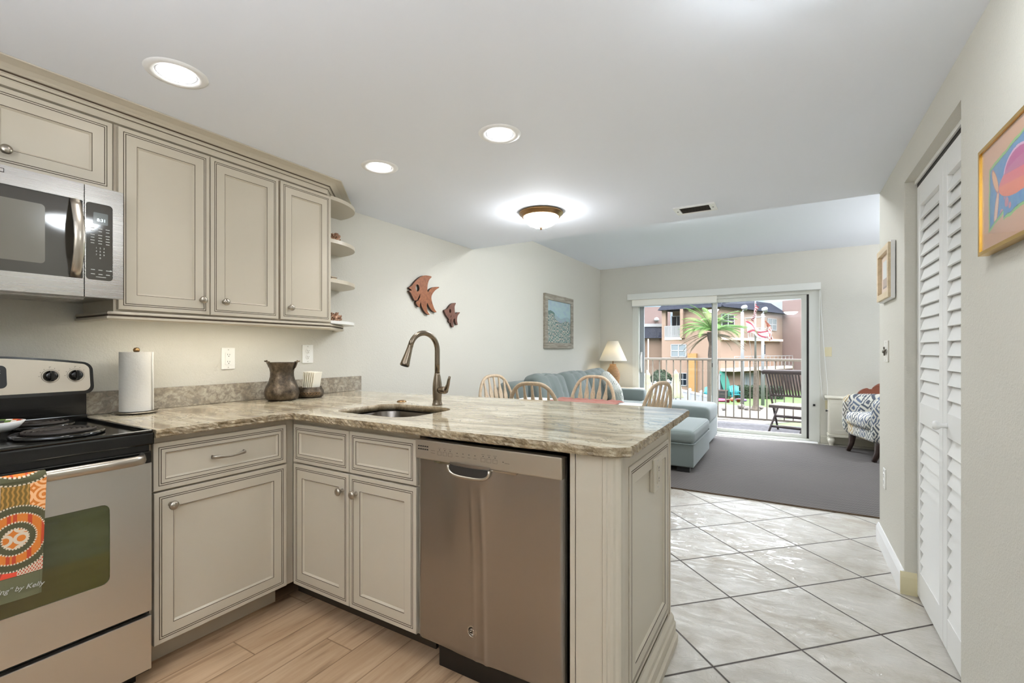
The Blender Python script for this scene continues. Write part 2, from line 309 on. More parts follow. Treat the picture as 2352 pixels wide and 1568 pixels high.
def lathe(bm, prof, c=(0, 0, 0), axis=(0, 0, 1), seg=24, mi=0, a0=0.0, a1=2*math.pi, scale=(1, 1)):
    """profile of (radius, height) about an axis"""
    ax = Vector(axis).normalized()
    if abs(ax.z) > .99: u, v = Vector((1, 0, 0)), Vector((0, 1, 0))*(1 if ax.z > 0 else -1)
    else: u = Vector((0, 0, 1)).cross(ax).normalized(); v = ax.cross(u)
    full = abs(a1-a0-2*math.pi) < 1e-6; m = seg if full else seg+1; C = Vector(c); rings = []
    for (r, h) in prof:
        if r < 1e-6: rings.append([bm.verts.new(C+ax*h)])
        else: rings.append([bm.verts.new(C+ax*h+u*(r*scale[0]*math.cos(a0+(a1-a0)*k/seg))+v*(r*scale[1]*math.sin(a0+(a1-a0)*k/seg))) for k in range(m)])
    for A, B in zip(rings, rings[1:]):
        for k in range(seg):
            k2 = (k+1) % m
            if len(A) == 1 and len(B) == 1: continue
            if len(A) == 1: f = bm.faces.new((A[0], B[k2], B[k]))
            elif len(B) == 1: f = bm.faces.new((A[k], A[k2], B[0]))
            else: f = bm.faces.new((A[k], A[k2], B[k2], B[k]))
            f.smooth = True; f.material_index = mi
def arc(cx, cy, r, a0, a1, n): return [(cx+r*math.cos(R(a0+(a1-a0)*i/n)), cy+r*math.sin(R(a0+(a1-a0)*i/n))) for i in range(n+1)]
def rrect(x0, x1, y0, y1, r, n=5):
    return arc(x1-r, y1-r, r, 0, 90, n)+arc(x0+r, y1-r, r, 90, 180, n)+arc(x0+r, y0+r, r, 180, 270, n)+arc(x1-r, y0+r, r, 270, 360, n)
def soft_box(bm, c, s, n=10, e=.18, puff=(0, 0, 0), seam=None, mi=0, rot=None):
    """a cushion: subdivided box with rounded edges and puffed faces. c centre, s full size, e edge radius fraction"""
    vs = {}; half = [x/2 for x in s]; er = min(half)*e*2
    def mapv(a):
        p = []
        for k in range(3): p.append(a[k]*half[k])
        inner = [max(-half[k]+er, min(half[k]-er, p[k])) for k in range(3)]
        d = Vector([p[k]-inner[k] for k in range(3)])
        if d.length > 1e-9:
            d = d.normalized()*er
        q = Vector(inner)+d
        for k in range(3):
            o = [j for j in range(3) if j != k]
            f = (1-a[o[0]]**2)*(1-a[o[1]]**2)
            if abs(a[k]) > .999: q[k] += math.copysign(puff[k]*f, a[k])
        if seam: q = seam(q, a)
        if rot is not None: q = rot @ q
        return q+Vector(c)
    def V(i, j, k):
        key = (i, j, k)
        if key not in vs: vs[key] = bm.verts.new(mapv([math.sin((-1+2*t/n)*math.pi/2) for t in key]))
        return vs[key]
    for i in range(n):
        for j in range(n):
            for ax in range(3):
                for side in (0, n):
                    q = [(i, j), (i+1, j), (i+1, j+1), (i, j+1)]
                    if (side == 0) != (ax == 1): q = q[::-1]
                    idx = []
                    for (a, b2) in q:
                        t = [a, b2]; t.insert(ax, side); idx.append(V(*t))
                    f = bm.faces.new(idx); f.smooth = True; f.material_index = mi
# ------------------------------------------------------------------ object helpers
WORLD = {}
def finish(bm, name, mats, smooth=False):
    bmesh.ops.recalc_face_normals(bm, faces=bm.faces[:])
    me = bpy.data.meshes.new(name); bm.to_mesh(me); bm.free()
    for m in (mats if isinstance(mats, (list, tuple)) else [mats]): me.materials.append(MATS[m])
    if smooth:
        for p in me.polygons: p.use_smooth = True
    return me
def obj(name, bm, mats, parent=None, smooth=False, label=None):
    """link one mesh, given in world coordinates, under a parent thing or part"""
    root = parent
    if parent is not None:
        M = WORLD[parent.name]; bm.transform(M.inverted())
    o = bpy.data.objects.new(name, finish(bm, name, mats, smooth)); COL.objects.link(o)
    if parent is not None: o.parent = parent; WORLD[o.name] = WORLD[parent.name]
    else: WORLD[o.name] = Matrix.Identity(4)
    if label: o['label'] = label
    return o
def lobj(name, bm, mats, parent, smooth=False, label=None):
    """same, mesh given in the thing's own coordinates"""
    bm.transform(WORLD[parent.name]); return obj(name, bm, mats, parent, smooth, label)
def thing(name, label, cat, loc=(0, 0, 0), rz=0.0, group=None):
    o = bpy.data.objects.new(name, None); COL.objects.link(o); o.location = loc; o.rotation_euler = (0, 0, rz); o.empty_display_size = .05
    WORLD[o.name] = Matrix.Translation(loc) @ Matrix.Rotation(rz, 4, 'Z')
    return tag(o, label, cat, group)
def tag(o, label, cat, group=None, kind=None):
    o['label'] = label; o['category'] = cat
    if group: o['group'] = group
    if kind: o['kind'] = kind
    return o
def one(name, bm, mats, label, cat, loc, group=None, smooth=False, kind=None):
    """a thing that is a single mesh, given in world coordinates, with its origin at loc"""
    bm.transform(Matrix.Translation(-Vector(loc)))
    o = bpy.data.objects.new(name, finish(bm, name, mats, smooth)); COL.objects.link(o); o.location = loc
    WORLD[o.name] = Matrix.Translation(loc); return tag(o, label, cat, group, kind)
def struct(name, bm, mats, parent=None, smooth=False):
    o = obj(name, bm, mats, parent, smooth)
    if parent is None: o['kind'] = 'structure'
    return o
def copy_tree(o, parent=None):
    c = o.copy(); COL.objects.link(c)
    if parent is not None: c.parent = parent
    for ch in list(o.children): copy_tree(ch, c)
    return c
def text(name, s, size, M, mat, parent, align='CENTER', ext=.0004, label=None):
    """lettering; M maps text x right, y up, z out of the surface into the world"""
    cu = bpy.data.curves.new(name, 'FONT'); cu.body = s; cu.size = size; cu.extrude = ext; cu.shear = .25 if name == 'lettering' else 0; cu.align_x = align; cu.align_y = 'CENTER'; cu.materials.append(MATS[mat])
    o = bpy.data.objects.new(name, cu); COL.objects.link(o); bpy.context.view_layer.update()
    me = bpy.data.meshes.new_from_object(o.evaluated_get(bpy.context.evaluated_depsgraph_get())); bpy.data.objects.remove(o); me.name = name
    me.transform(WORLD[parent.name].inverted() @ M); o = bpy.data.objects.new(name, me); COL.objects.link(o); o.parent = parent; WORLD[o.name] = WORLD[parent.name]
    if not me.materials: me.materials.append(MATS[mat])
    return o
def facing(o, nx, up=(0, 0, 1)):
    n = Vector(nx).normalized(); y = Vector(up).normalized(); x = y.cross(n).normalized(); y = n.cross(x)
    return Matrix((( x.x, y.x, n.x, o[0]), (x.y, y.y, n.y, o[1]), (x.z, y.z, n.z, o[2]), (0, 0, 0, 1)))
def colour_grid(bm_fn, nu, nv, cf, name, mat, parent=None):
    """flat or draped grid with one colour per face from cf(u, v); bm_fn(u, v) -> xyz"""
    me = bpy.data.meshes.new(name); vs = [bm_fn(i/nu, j/nv) for j in range(nv+1) for i in range(nu+1)]
    fs = [(j*(nu+1)+i, j*(nu+1)+i+1, (j+1)*(nu+1)+i+1, (j+1)*(nu+1)+i) for j in range(nv) for i in range(nu)]
    if parent is not None:
        Mi = WORLD[parent.name].inverted(); vs = [Mi @ Vector(v) for v in vs]
    me.from_pydata(vs, [], fs); ca = me.color_attributes.new('Col', 'FLOAT_COLOR', 'CORNER'); dat = []
    for j in range(nv):
        for i in range(nu):
            c = cf((i+.5)/nu, (j+.5)/nv); c = rgb(*c); dat.extend(c*4)
    ca.data.foreach_set('color', dat); me.materials.append(MATS[mat])
    for p in me.polygons: p.use_smooth = True
    o = bpy.data.objects.new(name, me); COL.objects.link(o)
    if parent is not None: o.parent = parent; WORLD[o.name] = WORLD[parent.name]
    else: WORLD[o.name] = Matrix.Identity(4)
    return o
def panel_door(bm, O, U, N, wd, ht, th=.02, groove=.016, panel=.062, grooves=True):
    """shaker door with two dark pinstripe grooves: O lower-left corner of the back plane, U width axis, N outward"""
    O, U, N = Vector(O), Vector(U), Vector(N); Z = Vector((0, 0, 1))
    def rect(i, d): return [O+U*a+Z*b+N*d for a, b in ((i, i), (wd-i, i), (wd-i, ht-i), (i, ht-i))]
    rings = [(0, 0, 0), (0, th-.0015, 0), (.0015, th, 0)]
    if grooves:
        for g in (groove, groove+.0072): rings += [(g, th, 0), (g+.0002, th-.002, 1), (g+.0024, th-.002, 1), (g+.0026, th, 1)]
    rings += [(panel, th, 0), (panel+.0004, th-.0012, 1), (panel+.0018, th-.0014, 1), (panel+.008, th-.009, 0)]
    prev = None
    for (i, d, m) in rings:
        cur = [bm.verts.new(p) for p in rect(i, d)]
        if prev:
            for k in range(4): bm.faces.new((prev[k], prev[(k+1) % 4], cur[(k+1) % 4], cur[k])).material_index = m
        else: bm.faces.new(cur[::-1])
        prev = cur
    bm.faces.new(prev)
def knob(parent, p, n, name='knob'):
    bm = NEW(); lathe(bm, [(0, 0), (.009, 0), (.008, .003), (.0055, .006), (.0055, .014), (.012, .018), (.0165, .024), (.0165, .028), (.012, .033), (.005, .0352), (0, .0355)], p, n, 20)
    return obj(name, bm, 'nickel', parent, True)
CABM = ['cabinet_paint', 'cabinet_glaze']
# ------------------------------------------------------------------ room
XL, XR, YB, YN, ZC, ZU = -2.67, .487, 7.29, -1.7, 2.195, 2.525
YS, XFAR = 3.715, 3.4           # end of right wall / ceiling step, far side of living room
bm = NEW(); box(bm, XL-.1, -.42, YN, 1.9, -.1, 0); struct('floor', bm, 'floor_plank')
bm = NEW(); box(bm, -.42, XFAR, YN, 1.9, -.1, 0); box(bm, XL-.1, XFAR, 1.9, YB+.02, -.1, 0); struct('floor', bm, 'floor_tile')
bm = NEW(); box(bm, XL-.12, XL, YN-.1, YB+.12, 0, ZU+.1); struct('wall_left', bm, 'wall_paint')
bm = NEW(); box(bm, XL-.12, XFAR, YN-.12, YN, 0, ZU+.1); struct('wall_near', bm, 'wall_paint')
bm = NEW(); box(bm, XFAR, XFAR+.12, YS-.4, YB+.12, 0, ZU+.1); struct('wall_far_right', bm, 'wall_paint')
DX0, DX1, DZ = -2.085, .292, 2.0       # slider opening
bm = NEW(); box(bm, XL-.12, DX0, YB, YB+.14, 0, ZU+.1); box(bm, DX1, XFAR+.12, YB, YB+.14, 0, ZU+.1); box(bm, DX0, DX1, YB, YB+.14, DZ, ZU+.1); box(bm, DX0, DX1, YB, YB+.14, -.1, .0); struct('wall_back', bm, 'wall_paint')
CY0, CY1, CZ = 2.09, 2.978, 2.035      # closet opening
bm = NEW(); box(bm, XR, XR+.12, YN, CY0, 0, ZU+.1, bev=.004); box(bm, XR, XR+.12, CY1, YS, 0, ZU+.1, bev=.006); box(bm, XR, XR+.12, CY0-.004, CY1+.004, CZ, ZU+.1)
box(bm, XR+.12, XFAR, YS-.12, YS, 0, ZU+.1); struct('wall_right', bm, 'wall_paint')
bm = NEW(); box(bm, XR+.7, XR+.75, CY0-.3, CY1+.3, 0, 2.4); box(bm, XR+.12, XR+.75, CY0-.33, CY0-.3, 0, 2.4); box(bm, XR+.12, XR+.75, CY1+.3, CY1+.33, 0, 2.4); struct('wall_closet', bm, 'wall_paint')
bm = NEW(); box(bm, XL-.12, XFAR+.1, YN-.12, YS, ZC, ZU+.12); struct('ceiling', bm, 'ceiling_paint')
bm = NEW(); box(bm, XL-.12, XFAR+.12, YS, YB+.14, ZU, ZU+.12); struct('ceiling', bm, 'ceiling_paint')
# baseboards
def baseboard(name, a, b, n, h=.115, t=.016):
    bm = NEW(); A, B, N = Vector(a), Vector(b), Vector(n)
    prof = [(0, 0), (t, 0), (t, h*.78), (t*.7, h*.9), (t*.35, h), (0, h)]
    va = [bm.verts.new(A+N*x+Vector((0, 0, z))) for x, z in prof]; vb = [bm.verts.new(B+N*x+Vector((0, 0, z))) for x, z in prof]
    for i in range(len(prof)): bm.faces.new((va[i], va[(i+1) % 6], vb[(i+1) % 6], vb[i]))
    bm.faces.new(va[::-1]); bm.faces.new(vb); return bm
struct('baseboard_right', baseboard('', (XR, CY1-.002, 0), (XR, YS+.016, 0), (-1, 0, 0)), 'white_trim')
struct('baseboard_jamb', baseboard('', (XR-.016, CY1, 0), (XR+.05, CY1, 0), (0, -1, 0), .11, .012), 'ivory_plastic')
struct('baseboard_back', baseboard('', (DX1+.05, YB, 0), (XFAR, YB, 0), (0, -1, 0), .1), 'wall_paint_trim')
struct('baseboard_left', baseboard('', (XL, 2.4, 0), (XL, YB, 0), (1, 0, 0), .1), 'wall_paint_trim')

# ------------------------------------------------------------------ sliding glass door (door_1)
d1 = bpy.data.objects.new('door_1', None); COL.objects.link(d1); d1['kind'] = 'structure'; d1.location = (DX0, YB, 0); WORLD['door_1'] = Matrix.Translation((DX0, YB, 0))
bm = NEW(); y0, y1 = YB-.012, YB+.13
box(bm, DX0, DX0+.05, y0, y1, 0, DZ); box(bm, DX1-.075, DX1, y0, y1, 0, DZ); box(bm, DX0+.05, DX1-.075, y0, y1, DZ-.05, DZ); box(bm, DX0+.05, DX1-.075, y0-.03, y1, 0.0, .035)
obj('frame', bm, 'door_frame', d1)
def sash(x0, x1, y, z0, z1, st, name, mat):
    bm = NEW(); box(bm, x0, x0+st, y, y+.035, z0, z1, bev=.002); box(bm, x1-st, x1, y, y+.035, z0, z1, bev=.002); box(bm, x0+st, x1-st, y, y+.035, z0, z0+.05, bev=.002); box(bm, x0+st, x1-st, y, y+.035, z1-.05, z1, bev=.002)
    s = obj(name, bm, mat, d1)
    bm = NEW(); box(bm, x0+st, x1-st, y+.015, y+.02, z0+.05, z1-.05); obj('glass', bm, 'window_glass', s); return s
XM = -.905
s1 = sash(DX0+.05, XM-.02, YB+.07, .035, DZ-.05, .06, 'sliding_sash', 'door_frame_grey')
s2 = sash(XM-.06, DX1-.1, YB+.02, .035, DZ-.05, .06, 'fixed_sash', 'door_frame')
bm = NEW(); box(bm, DX1-.1, DX1-.075, YB+.03, YB+.09, .035, DZ-.05); obj('gap_seal', bm, 'dark_slot', d1)
bm = NEW(); box(bm, DX0+.06, DX0+.085, YB+.045, YB+.07, .86, 1.18, bev=.006); tube(bm, [(DX0+.075, YB+.03, .9), (DX0+.075, YB, .96), (DX0+.075, YB, 1.08), (DX0+.075, YB+.03, 1.14)], .008); box(bm, DX0+.067, DX0+.083, YB+.02, YB+.07, .89, .91); box(bm, DX0+.067, DX0+.083, YB+.02, YB+.07, 1.13, 1.15); obj('handle', bm, 'white_plastic', s1)
bm = NEW(); box(bm, XM-.075, XM-.06, YB+.055, YB+.07, .96, 1.02); obj('latch', bm, 'black_plastic', s1)
bm = NEW(); box(bm, DX1-.03, DX1-.005, YB-.026, YB-.01, .475, .5); obj('latch_stop', bm, 'black_plastic', d1)
# wooden reveal around it
bm = NEW(); box(bm, DX0-.045, DX0, YB-.014, YB, 0, DZ+.02); box(bm, DX1, DX1+.045, YB-.014, YB, 0, DZ+.02); struct('trim_1', bm, 'door_frame')
# white strip that paints daylight onto the tile inside the door
bm = NEW(); box(bm, DX0+.02, DX1+.02, YB-.13, YB-.03, 0, .012, bev=.003); struct('daylight_strip', bm, 'white_trim')
# ------------------------------------------------------------------ roller shade with valance
t = thing('roller_shade', 'pale grey roller shade rolled up behind a long valance over the sliding glass door', 'window shade', (-.92, YB-.03, 1.98))
bm = NEW(); box(bm, -2.19, .345, YB-.105, YB, 1.995, 2.085, bev=.004); obj('valance', bm, 'shade_fabric', t)
bm = NEW(); box(bm, -2.13, -.9, YB-.05, YB-.046, 1.90, 1.998); obj('shade_cloth', bm, 'lampshade', t)
bm = NEW(); box(bm, -2.13, -.9, YB-.054, YB-.042, 1.885, 1.902, bev=.003); obj('bottom_bar', bm, 'alu', t)
t = thing('pull_cord', 'thin looped white beaded cord hanging right of the sliding door', 'cord', (.36, YB-.02, .55))
bm = NEW(); tube(bm, [(.335, YB-.03, 2.0), (.33, YB-.03, 1.3), (.34, YB-.03, .9), (.36, YB-.03, .62), (.385, YB-.03, .555), (.415, YB-.03, .56), (.42, YB-.03, .7), (.39, YB-.03, 1.1), (.352, YB-.03, 1.7), (.345, YB-.03, 2.0)], .0035, 6); obj('loop', bm, 'white_plastic', t, True)

# ------------------------------------------------------------------ louvred bifold closet door (door_2)
d2 = bpy.data.objects.new('door_2', None); COL.objects.link(d2); d2['kind'] = 'structure'; d2.location = (XR+.06, CY0, 0); WORLD['door_2'] = Matrix.Translation((XR+.06, CY0, 0))
def louver_panel(y0, y1):
    x0, x1 = XR+.048, XR+.08; z0, z1 = .012, 2.0; st = .055
    bm = NEW(); box(bm, x0, x1, y0, y0+st, z0, z1, bev=.003); box(bm, x0, x1, y1-st, y1, z0, z1, bev=.003)
    box(bm, x0+.001, x1, y0+st, y1-st, z0, .14); box(bm, x0+.001, x1, y0+st, y1-st, .86, .955); box(bm, x0+.001, x1, y0+st, y1-st, 1.9, z1)
    p = obj('panel', bm, 'white_paint', d2)
    bm = NEW()
    for (a, b, n) in ((.14, .86, 12), (.955, 1.9, 16)):
        for k in range(n):
            zc = a+(b-a)*(k+.5)/n; hz = (b-a)/n*.62
            prism(bm, [(x0+.001, zc-hz), (x0+.009, zc-hz-.002), (x1-.001, zc+hz), (x1-.009, zc+hz+.002)], lambda X, Z, t: (X, t, Z), y0+st, y1-st)
    obj('slats', bm, 'white_paint', p); return p
pa = louver_panel(CY1-.45, CY1-.006); pb = louver_panel(CY0+.004, CY1-.454)
bm = NEW(); lathe(bm, [(0, 0), (.012, 0), (.009, .006), (.009, .02), (.016, .028), (.019, .036), (.016, .044), (0, .047)], (XR+.05, CY1-.51, .905), (-1, 0, 0), 20); obj('knob', bm, 'white_paint', pb, True)
bm = NEW(); box(bm, XR+.05, XR+.075, CY0, CY1, 2.0, CZ); box(bm, XR+.05, XR+.115, CY0, CY1, 2.028, CZ); obj('track', bm, 'dark_slot', d2)
bm = NEW(); box(bm, XR+.04, XR+.048, CY0, CY1, 2.018, CZ); obj('track_trim', bm, 'white_paint', d2)

# ------------------------------------------------------------------ ceiling lamps and vent
def recessed(x, y, label):
    t = thing('recessed_light', label, 'ceiling light', (x, y, ZC), 0, 'recessed ceiling lights')
    bm = NEW(); lathe(bm, [(.064, .004), (.066, -.004), (.08, -.006), (.094, -.003), (.097, 0)], (x, y, ZC), (0, 0, 1), 40); obj('trim_ring', bm, 'white_trim', t, True)
    bm = NEW(); lathe(bm, [(0, -.003), (.045, -.0025), (.064, .001)], (x, y, ZC), (0, 0, 1), 36); ln = obj('lens', bm, 'lamp_lens', t, True)
    L = bpy.data.lights.new('recessed_lamp', 'SPOT'); L.energy = SPOT_W; L.spot_size = R(120); L.spot_blend = 1.0; L.shadow_soft_size = .055; L.color = (1.0, .98, .94)
    lo = bpy.data.objects.new('recessed_lamp', L); COL.objects.link(lo); lo.parent = ln; lo.location = (0, 0, -.012)
recessed(-1.885, .812, 'glowing recessed downlight nearest the upper cabinets over the range')
recessed(-1.90, 1.787, 'glowing recessed downlight near the open end shelves of the upper cabinets')
recessed(-1.14, 1.797, 'glowing recessed downlight in the open ceiling above the faucet and peninsula')
recessed(-1.14, .50, 'glowing recessed fill downlight added out of view above the kitchen floor in front of the sink')  # extra downlight added out of view for more brightness
def dome_light(x, y, label, s=1.0, ZC=ZC, g='dome_glass'):
    t = thing('dome_light', label, 'ceiling light', (x, y, ZC), 0, 'flush dome ceiling lights')
    bm = NEW(); lathe(bm, [(.0, 0), (.15*s, 0), (.158*s, -.006), (.155*s, -.016), (.143*s, -.02), (.138*s, -.034), (.128*s, -.04), (.124*s, -.036)], (x, y, ZC), (0, 0, 1), 48); obj('base', bm, 'bronze', t, True)
    bm = NEW(); lathe(bm, [(.123*s, -.036), (.12*s, -.05), (.108*s, -.07), (.086*s, -.09), (.055*s, -.104), (.02*s, -.11), (0, -.111)], (x, y, ZC), (0, 0, 1), 48); obj('glass_bowl', bm, g, t, True)
    bm = NEW(); lathe(bm, [(0, -.108), (.012, -.109), (.014, -.114), (.006, -.118), (.008, -.124), (0, -.129)], (x, y, ZC), (0, 0, 1), 16); obj('finial', bm, 'bronze', t, True)
dome_light(-1.53, 2.965, 'bronze rimmed dome ceiling light above the dining table')
dome_light(-.9, 4.27, 'bronze rimmed dome fill light added unseen on the higher living room ceiling just past the ceiling step', 1.15, ZU, 'dome_glass_fill')  # added dome, hidden by the ceiling step, brightens the living room
dome_light(.02, 1.27, 'bronze rimmed dome ceiling light above the passage beside the peninsula', 1.25, g='dome_glass_soft')
def torchiere(x, y, z0, h, mat, label):  # unseen lamps added as fill to lift ceilings and walls
    t = thing('fill_lamp', label, 'lamp', (x, y, z0), 0, 'added unseen fill lamps')
    bm = NEW(); lathe(bm, [(0, 0), (.14, 0), (.14, .015), (.03, .03), (.014, .05), (.013, h-.12), (.03, h-.10), (0, h-.09)], (x, y, z0), (0, 0, 1), 24); obj('stand', bm, 'bronze', t, True)
    bm = NEW(); lathe(bm, [(.0, h-.10), (.05, h-.095), (.13, h-.05), (.19, h), (.186, h), (.125, h-.04), (.05, h-.085), (0, h-.09)], (x, y, z0), (0, 0, 1), 32); obj('bowl_shade', bm, 'bronze', t, True)
    bm = NEW(); lathe(bm, [(0, h-.012), (.16, h-.012)], (x, y, z0), (0, 0, 1), 32); obj('diffuser', bm, mat, t, True)
torchiere(2.4, 5.5, .0125, 1.75, 'fill_uplight', 'tall bronze torchiere fill lamp added unseen in the living room behind the closet wall')
torchiere(-.6, -.75, 0, 1.5, 'fill_uplight_soft', 'shorter bronze torchiere fill lamp added unseen at the near end of the kitchen')
t = thing('air_vent', 'rectangular white ceiling vent with dark louvres near the ceiling step', 'vent', (-.56, 3.44, ZC))
vx0, vx1, vy0, vy1 = -.70, -.43, 3.345, 3.52
bm = NEW()
for q in ((vx0, vx1, vy0, vy0+.022), (vx0, vx1, vy1-.022, vy1), (vx0, vx0+.04, vy0+.022, vy1-.022), (vx1-.04, vx1, vy0+.022, vy1-.022)): box(bm, *q, ZC-.01, ZC, bev=.002)
obj('frame', bm, 'white_paint', t)
bm = NEW(); box(bm, vx0+.04, vx1-.04, vy0+.022, vy1-.022, ZC-.002, ZC)
obj('backing', bm, 'dark_slot', t)
bm = NEW()
for k in range(6):
    y = vy0+.03+k*.0215; prism(bm, [(y, ZC-.009), (y+.003, ZC-.010), (y+.016, ZC-.002), (y+.013, ZC-.001)], lambda a, z, x: (x, a, z), vx0+.04, vx1-.04)
obj('louvre', bm, 'grey_ink', t)
for x in (vx0+.02, vx1-.02): bm = NEW(); lathe(bm, [(0, -.0125), (.005, -.0115), (.005, -.0095)], (x, 3.43, ZC), (0, 0, 1), 10); obj('screw', bm, 'dark_slot', t)

# ------------------------------------------------------------------ wall plates
def plate(name, label, cat, p, n, kind, mat='white_plastic', wd=.072, ht=.118, group=None):
    t = thing(name, label, cat, p, 0, group); P, N = Vector(p), Vector(n); M = facing(P, N)
    def bx(bm, x0, x1, y0, y1, z0, z1, bev=0, mi=0):
        b2 = NEW(); box(b2, x0, x1, y0, y1, z0, z1, mi, bev); b2.transform(M); me = bpy.data.meshes.new('x'); b2.to_mesh(me); b2.free(); bm.from_mesh(me); bpy.data.meshes.remove(me)
    bm = NEW(); bx(bm, -wd/2, wd/2, -ht/2, ht/2, 0, .006, .0025); obj('plate', bm, mat, t)
    if kind in ('outlet', 'decora', 'round'):
        if kind == 'decora':
            bm = NEW(); bx(bm, -.017, .017, -.034, .034, .005, .0085, .001); obj('insert', bm, mat, t)
        for s in (-1, 1):
            bm = NEW(); cy = s*.0195
            if kind != 'decora':
                b2 = NEW(); lathe(b2, [(0, .0085), (.015, .0085), (.0165, .007), (.0165, .004)], (0, cy, 0), (0, 0, 1), 20); b2.transform(M); me = bpy.data.meshes.new('x'); b2.to_mesh(me); b2.free(); bm.from_mesh(me); bpy.data.meshes.remove(me)
            else: bx(bm, -.014, .014, cy-.012, cy+.012, .008, .0092)
            r = obj('receptacle', bm, mat, t)
            bm = NEW(); z = .0086 if kind != 'decora' else .0093
            bx(bm, -.0068, -.0048, cy-.001, cy+.007, z-.002, z+.0004); bx(bm, .0048, .0068, cy-.001, cy+.006, z-.002, z+.0004); bx(bm, -.0022, .0022, cy-.009, cy-.005, z-.002, z+.0004); obj('slots', bm, 'dark_slot', r)
    if kind == 'switch':
        bm = NEW(); bx(bm, -.005, .005, -.012, .012, .004, .008); bx(bm, -.0035, .0035, -.001, .011, .008, .018, .001); obj('toggle', bm, mat, t)
    for s in (-1, 1):
        bm = NEW(); b2 = NEW(); lathe(b2, [(0, .0072), (.003, .007), (.003, .005)], (0, s*ht*.41, 0), (0, 0, 1), 10); b2.transform(M); me = bpy.data.meshes.new('x'); b2.to_mesh(me); b2.free(); bm.from_mesh(me); bpy.data.meshes.remove(me); obj('screw', bm, 'legend_grey', t)
    return t
plate('wall_outlet', 'white outlet with square sockets on the wall left of the copper vase', 'outlet', (XL, 1.401, 1.16), (1, 0, 0), 'decora')
plate('wall_outlet', 'white outlet with round sockets on the wall above the napkin bowl', 'outlet', (XL, 1.895, 1.182), (1, 0, 0), 'round', wd=.078)
plate('wall_outlet', 'low white outlet near the floor on the right wall past the closet', 'outlet', (XR, 3.515, .443), (-1, 0, 0), 'round')
plate('wall_outlet', 'ivory outlet low on the back wall behind the white cabinet', 'outlet', (.43, YB, .5), (0, -1, 0), 'round', 'ivory_plastic')
plate('light_switch', 'ivory light switch on the back wall right of the sliding door', 'light switch', (.427, YB, 1.187), (0, -1, 0), 'switch', 'ivory_plastic', .078, .122)
t = plate('light_switch', 'decorative weathered switch plate with a toggle on the right wall', 'light switch', (XR, 3.45, 1.2), (-1, 0, 0), 'switch', 'pale_weathered', .125, .125)
bm = NEW(); tube(bm, [(XR-.012, 3.50, 1.205), (XR-.016, 3.46, 1.195), (XR-.016, 3.42, 1.2), (XR-.012, 3.395, 1.21)], [.003, .007, .006, .003], 6); tube(bm, [(XR-.014, 3.455, 1.225), (XR-.014, 3.44, 1.175)], .004, 6); obj('ornament', bm, 'weathered_side', t, label='dark dragonfly shaped ornament')
# ------------------------------------------------------------------ upper cabinets
XU, XD = -2.352, -2.332      # cabinet front, door front
ux, uy = Vector((0, 1, 0)), Vector((1, 0, 0))
def cab(name, label, y0, y1, z0, z1, doors, knobs):
    t = thing(name, label, 'cabinet', (XL+.16, (y0+y1)/2, z0), 0, 'upper kitchen cabinets')
    bm = NEW(); box(bm, XL+.001, XU, y0, y1, z0, z1); obj('body', bm, 'cabinet_paint', t)
    for (a, b), (ky, kz) in zip(doors, knobs):
        bm = NEW(); panel_door(bm, (XU, a, z0+.008), (0, 1, 0), (1, 0, 0), b-a, z1-z0-.016)
        d = obj('door', bm, CABM, t); knob(d, (XD, ky, kz), (1, 0, 0))
cab('upper_cabinet', 'short cream wall cabinet directly above the microwave', .02, .7855, 1.832, 2.122, [(.024, .398), (.403, .7775)], [(.33, 1.875), (.478, 1.895)])
cab('upper_cabinet', 'wide cream wall cabinet with two tall doors right of the microwave', .787, 1.4885, 1.364, 2.122, [(.797, 1.142), (1.147, 1.484)], [(1.105, 1.437), (1.205, 1.437)])
cab('upper_cabinet', 'narrow single door cream wall cabinet beside the open end shelves', 1.4895, 1.82, 1.364, 2.122, [(1.496, 1.812)], [(1.545, 1.437)])
t = thing('end_shelf', 'cream open end shelf unit with quarter round shelves on the end of the wall cabinets', 'shelf', (XL, 1.82, 1.364))
def qshelf(z0, z1, b=.335, a=.325):
    bm = NEW(); pts = [(XL+.001, 1.8205), (XL+a, 1.8205)]+[(XL+a*max(0, math.cos(R(i*6)))**.8, 1.8205+.02+(b-.02)*math.sin(R(i*6))) for i in range(0, 16)]
    pts[-1] = (XL+.001, 1.8205+b); prism(bm, pts, lambda x, y, z: (x, y, z), z0, z1); return bm
for z in (2.105, 1.850, 1.612): obj('shelf', qshelf(z, z+.022), 'cabinet_paint', t)
obj('shelf', qshelf(1.366, 1.384, .33), 'white_paint', t)
bm = NEW(); box(bm, XL+.001, XL+.008, 1.8205, 2.0, 1.388, 2.1); obj('back_panel', bm, 'cabinet_paint', t)
def sweep(bm, prof, path, mi=0):
    """prof (out, z) swept along a 2D path with outward normal on the right hand side of travel"""
    P = [Vector((p[0], p[1])) for p in path]; n = len(P); rings = []
    for i, p in enumerate(P):
        ns = []
        for a, b in ((i-1, i), (i, i+1)):
            if a >= 0 and b < n: d = (P[b]-P[a]).normalized(); ns.append(Vector((d.y, -d.x)))
        m = ns[0] if len(ns) == 1 else (ns[0]+ns[1]).normalized()/max(.3, math.cos(ns[0].angle(ns[1])/2))
        rings.append([bm.verts.new((p.x+m.x*o, p.y+m.y*o, z)) for o, z in prof])
    k = len(prof)
    for A, B in zip(rings, rings[1:]):
        for j in range(k): bm.faces.new((A[j], A[(j+1) % k], B[(j+1) % k], B[j])).material_index = mi
    bm.faces.new(rings[0][::-1]); bm.faces.new(rings[-1])
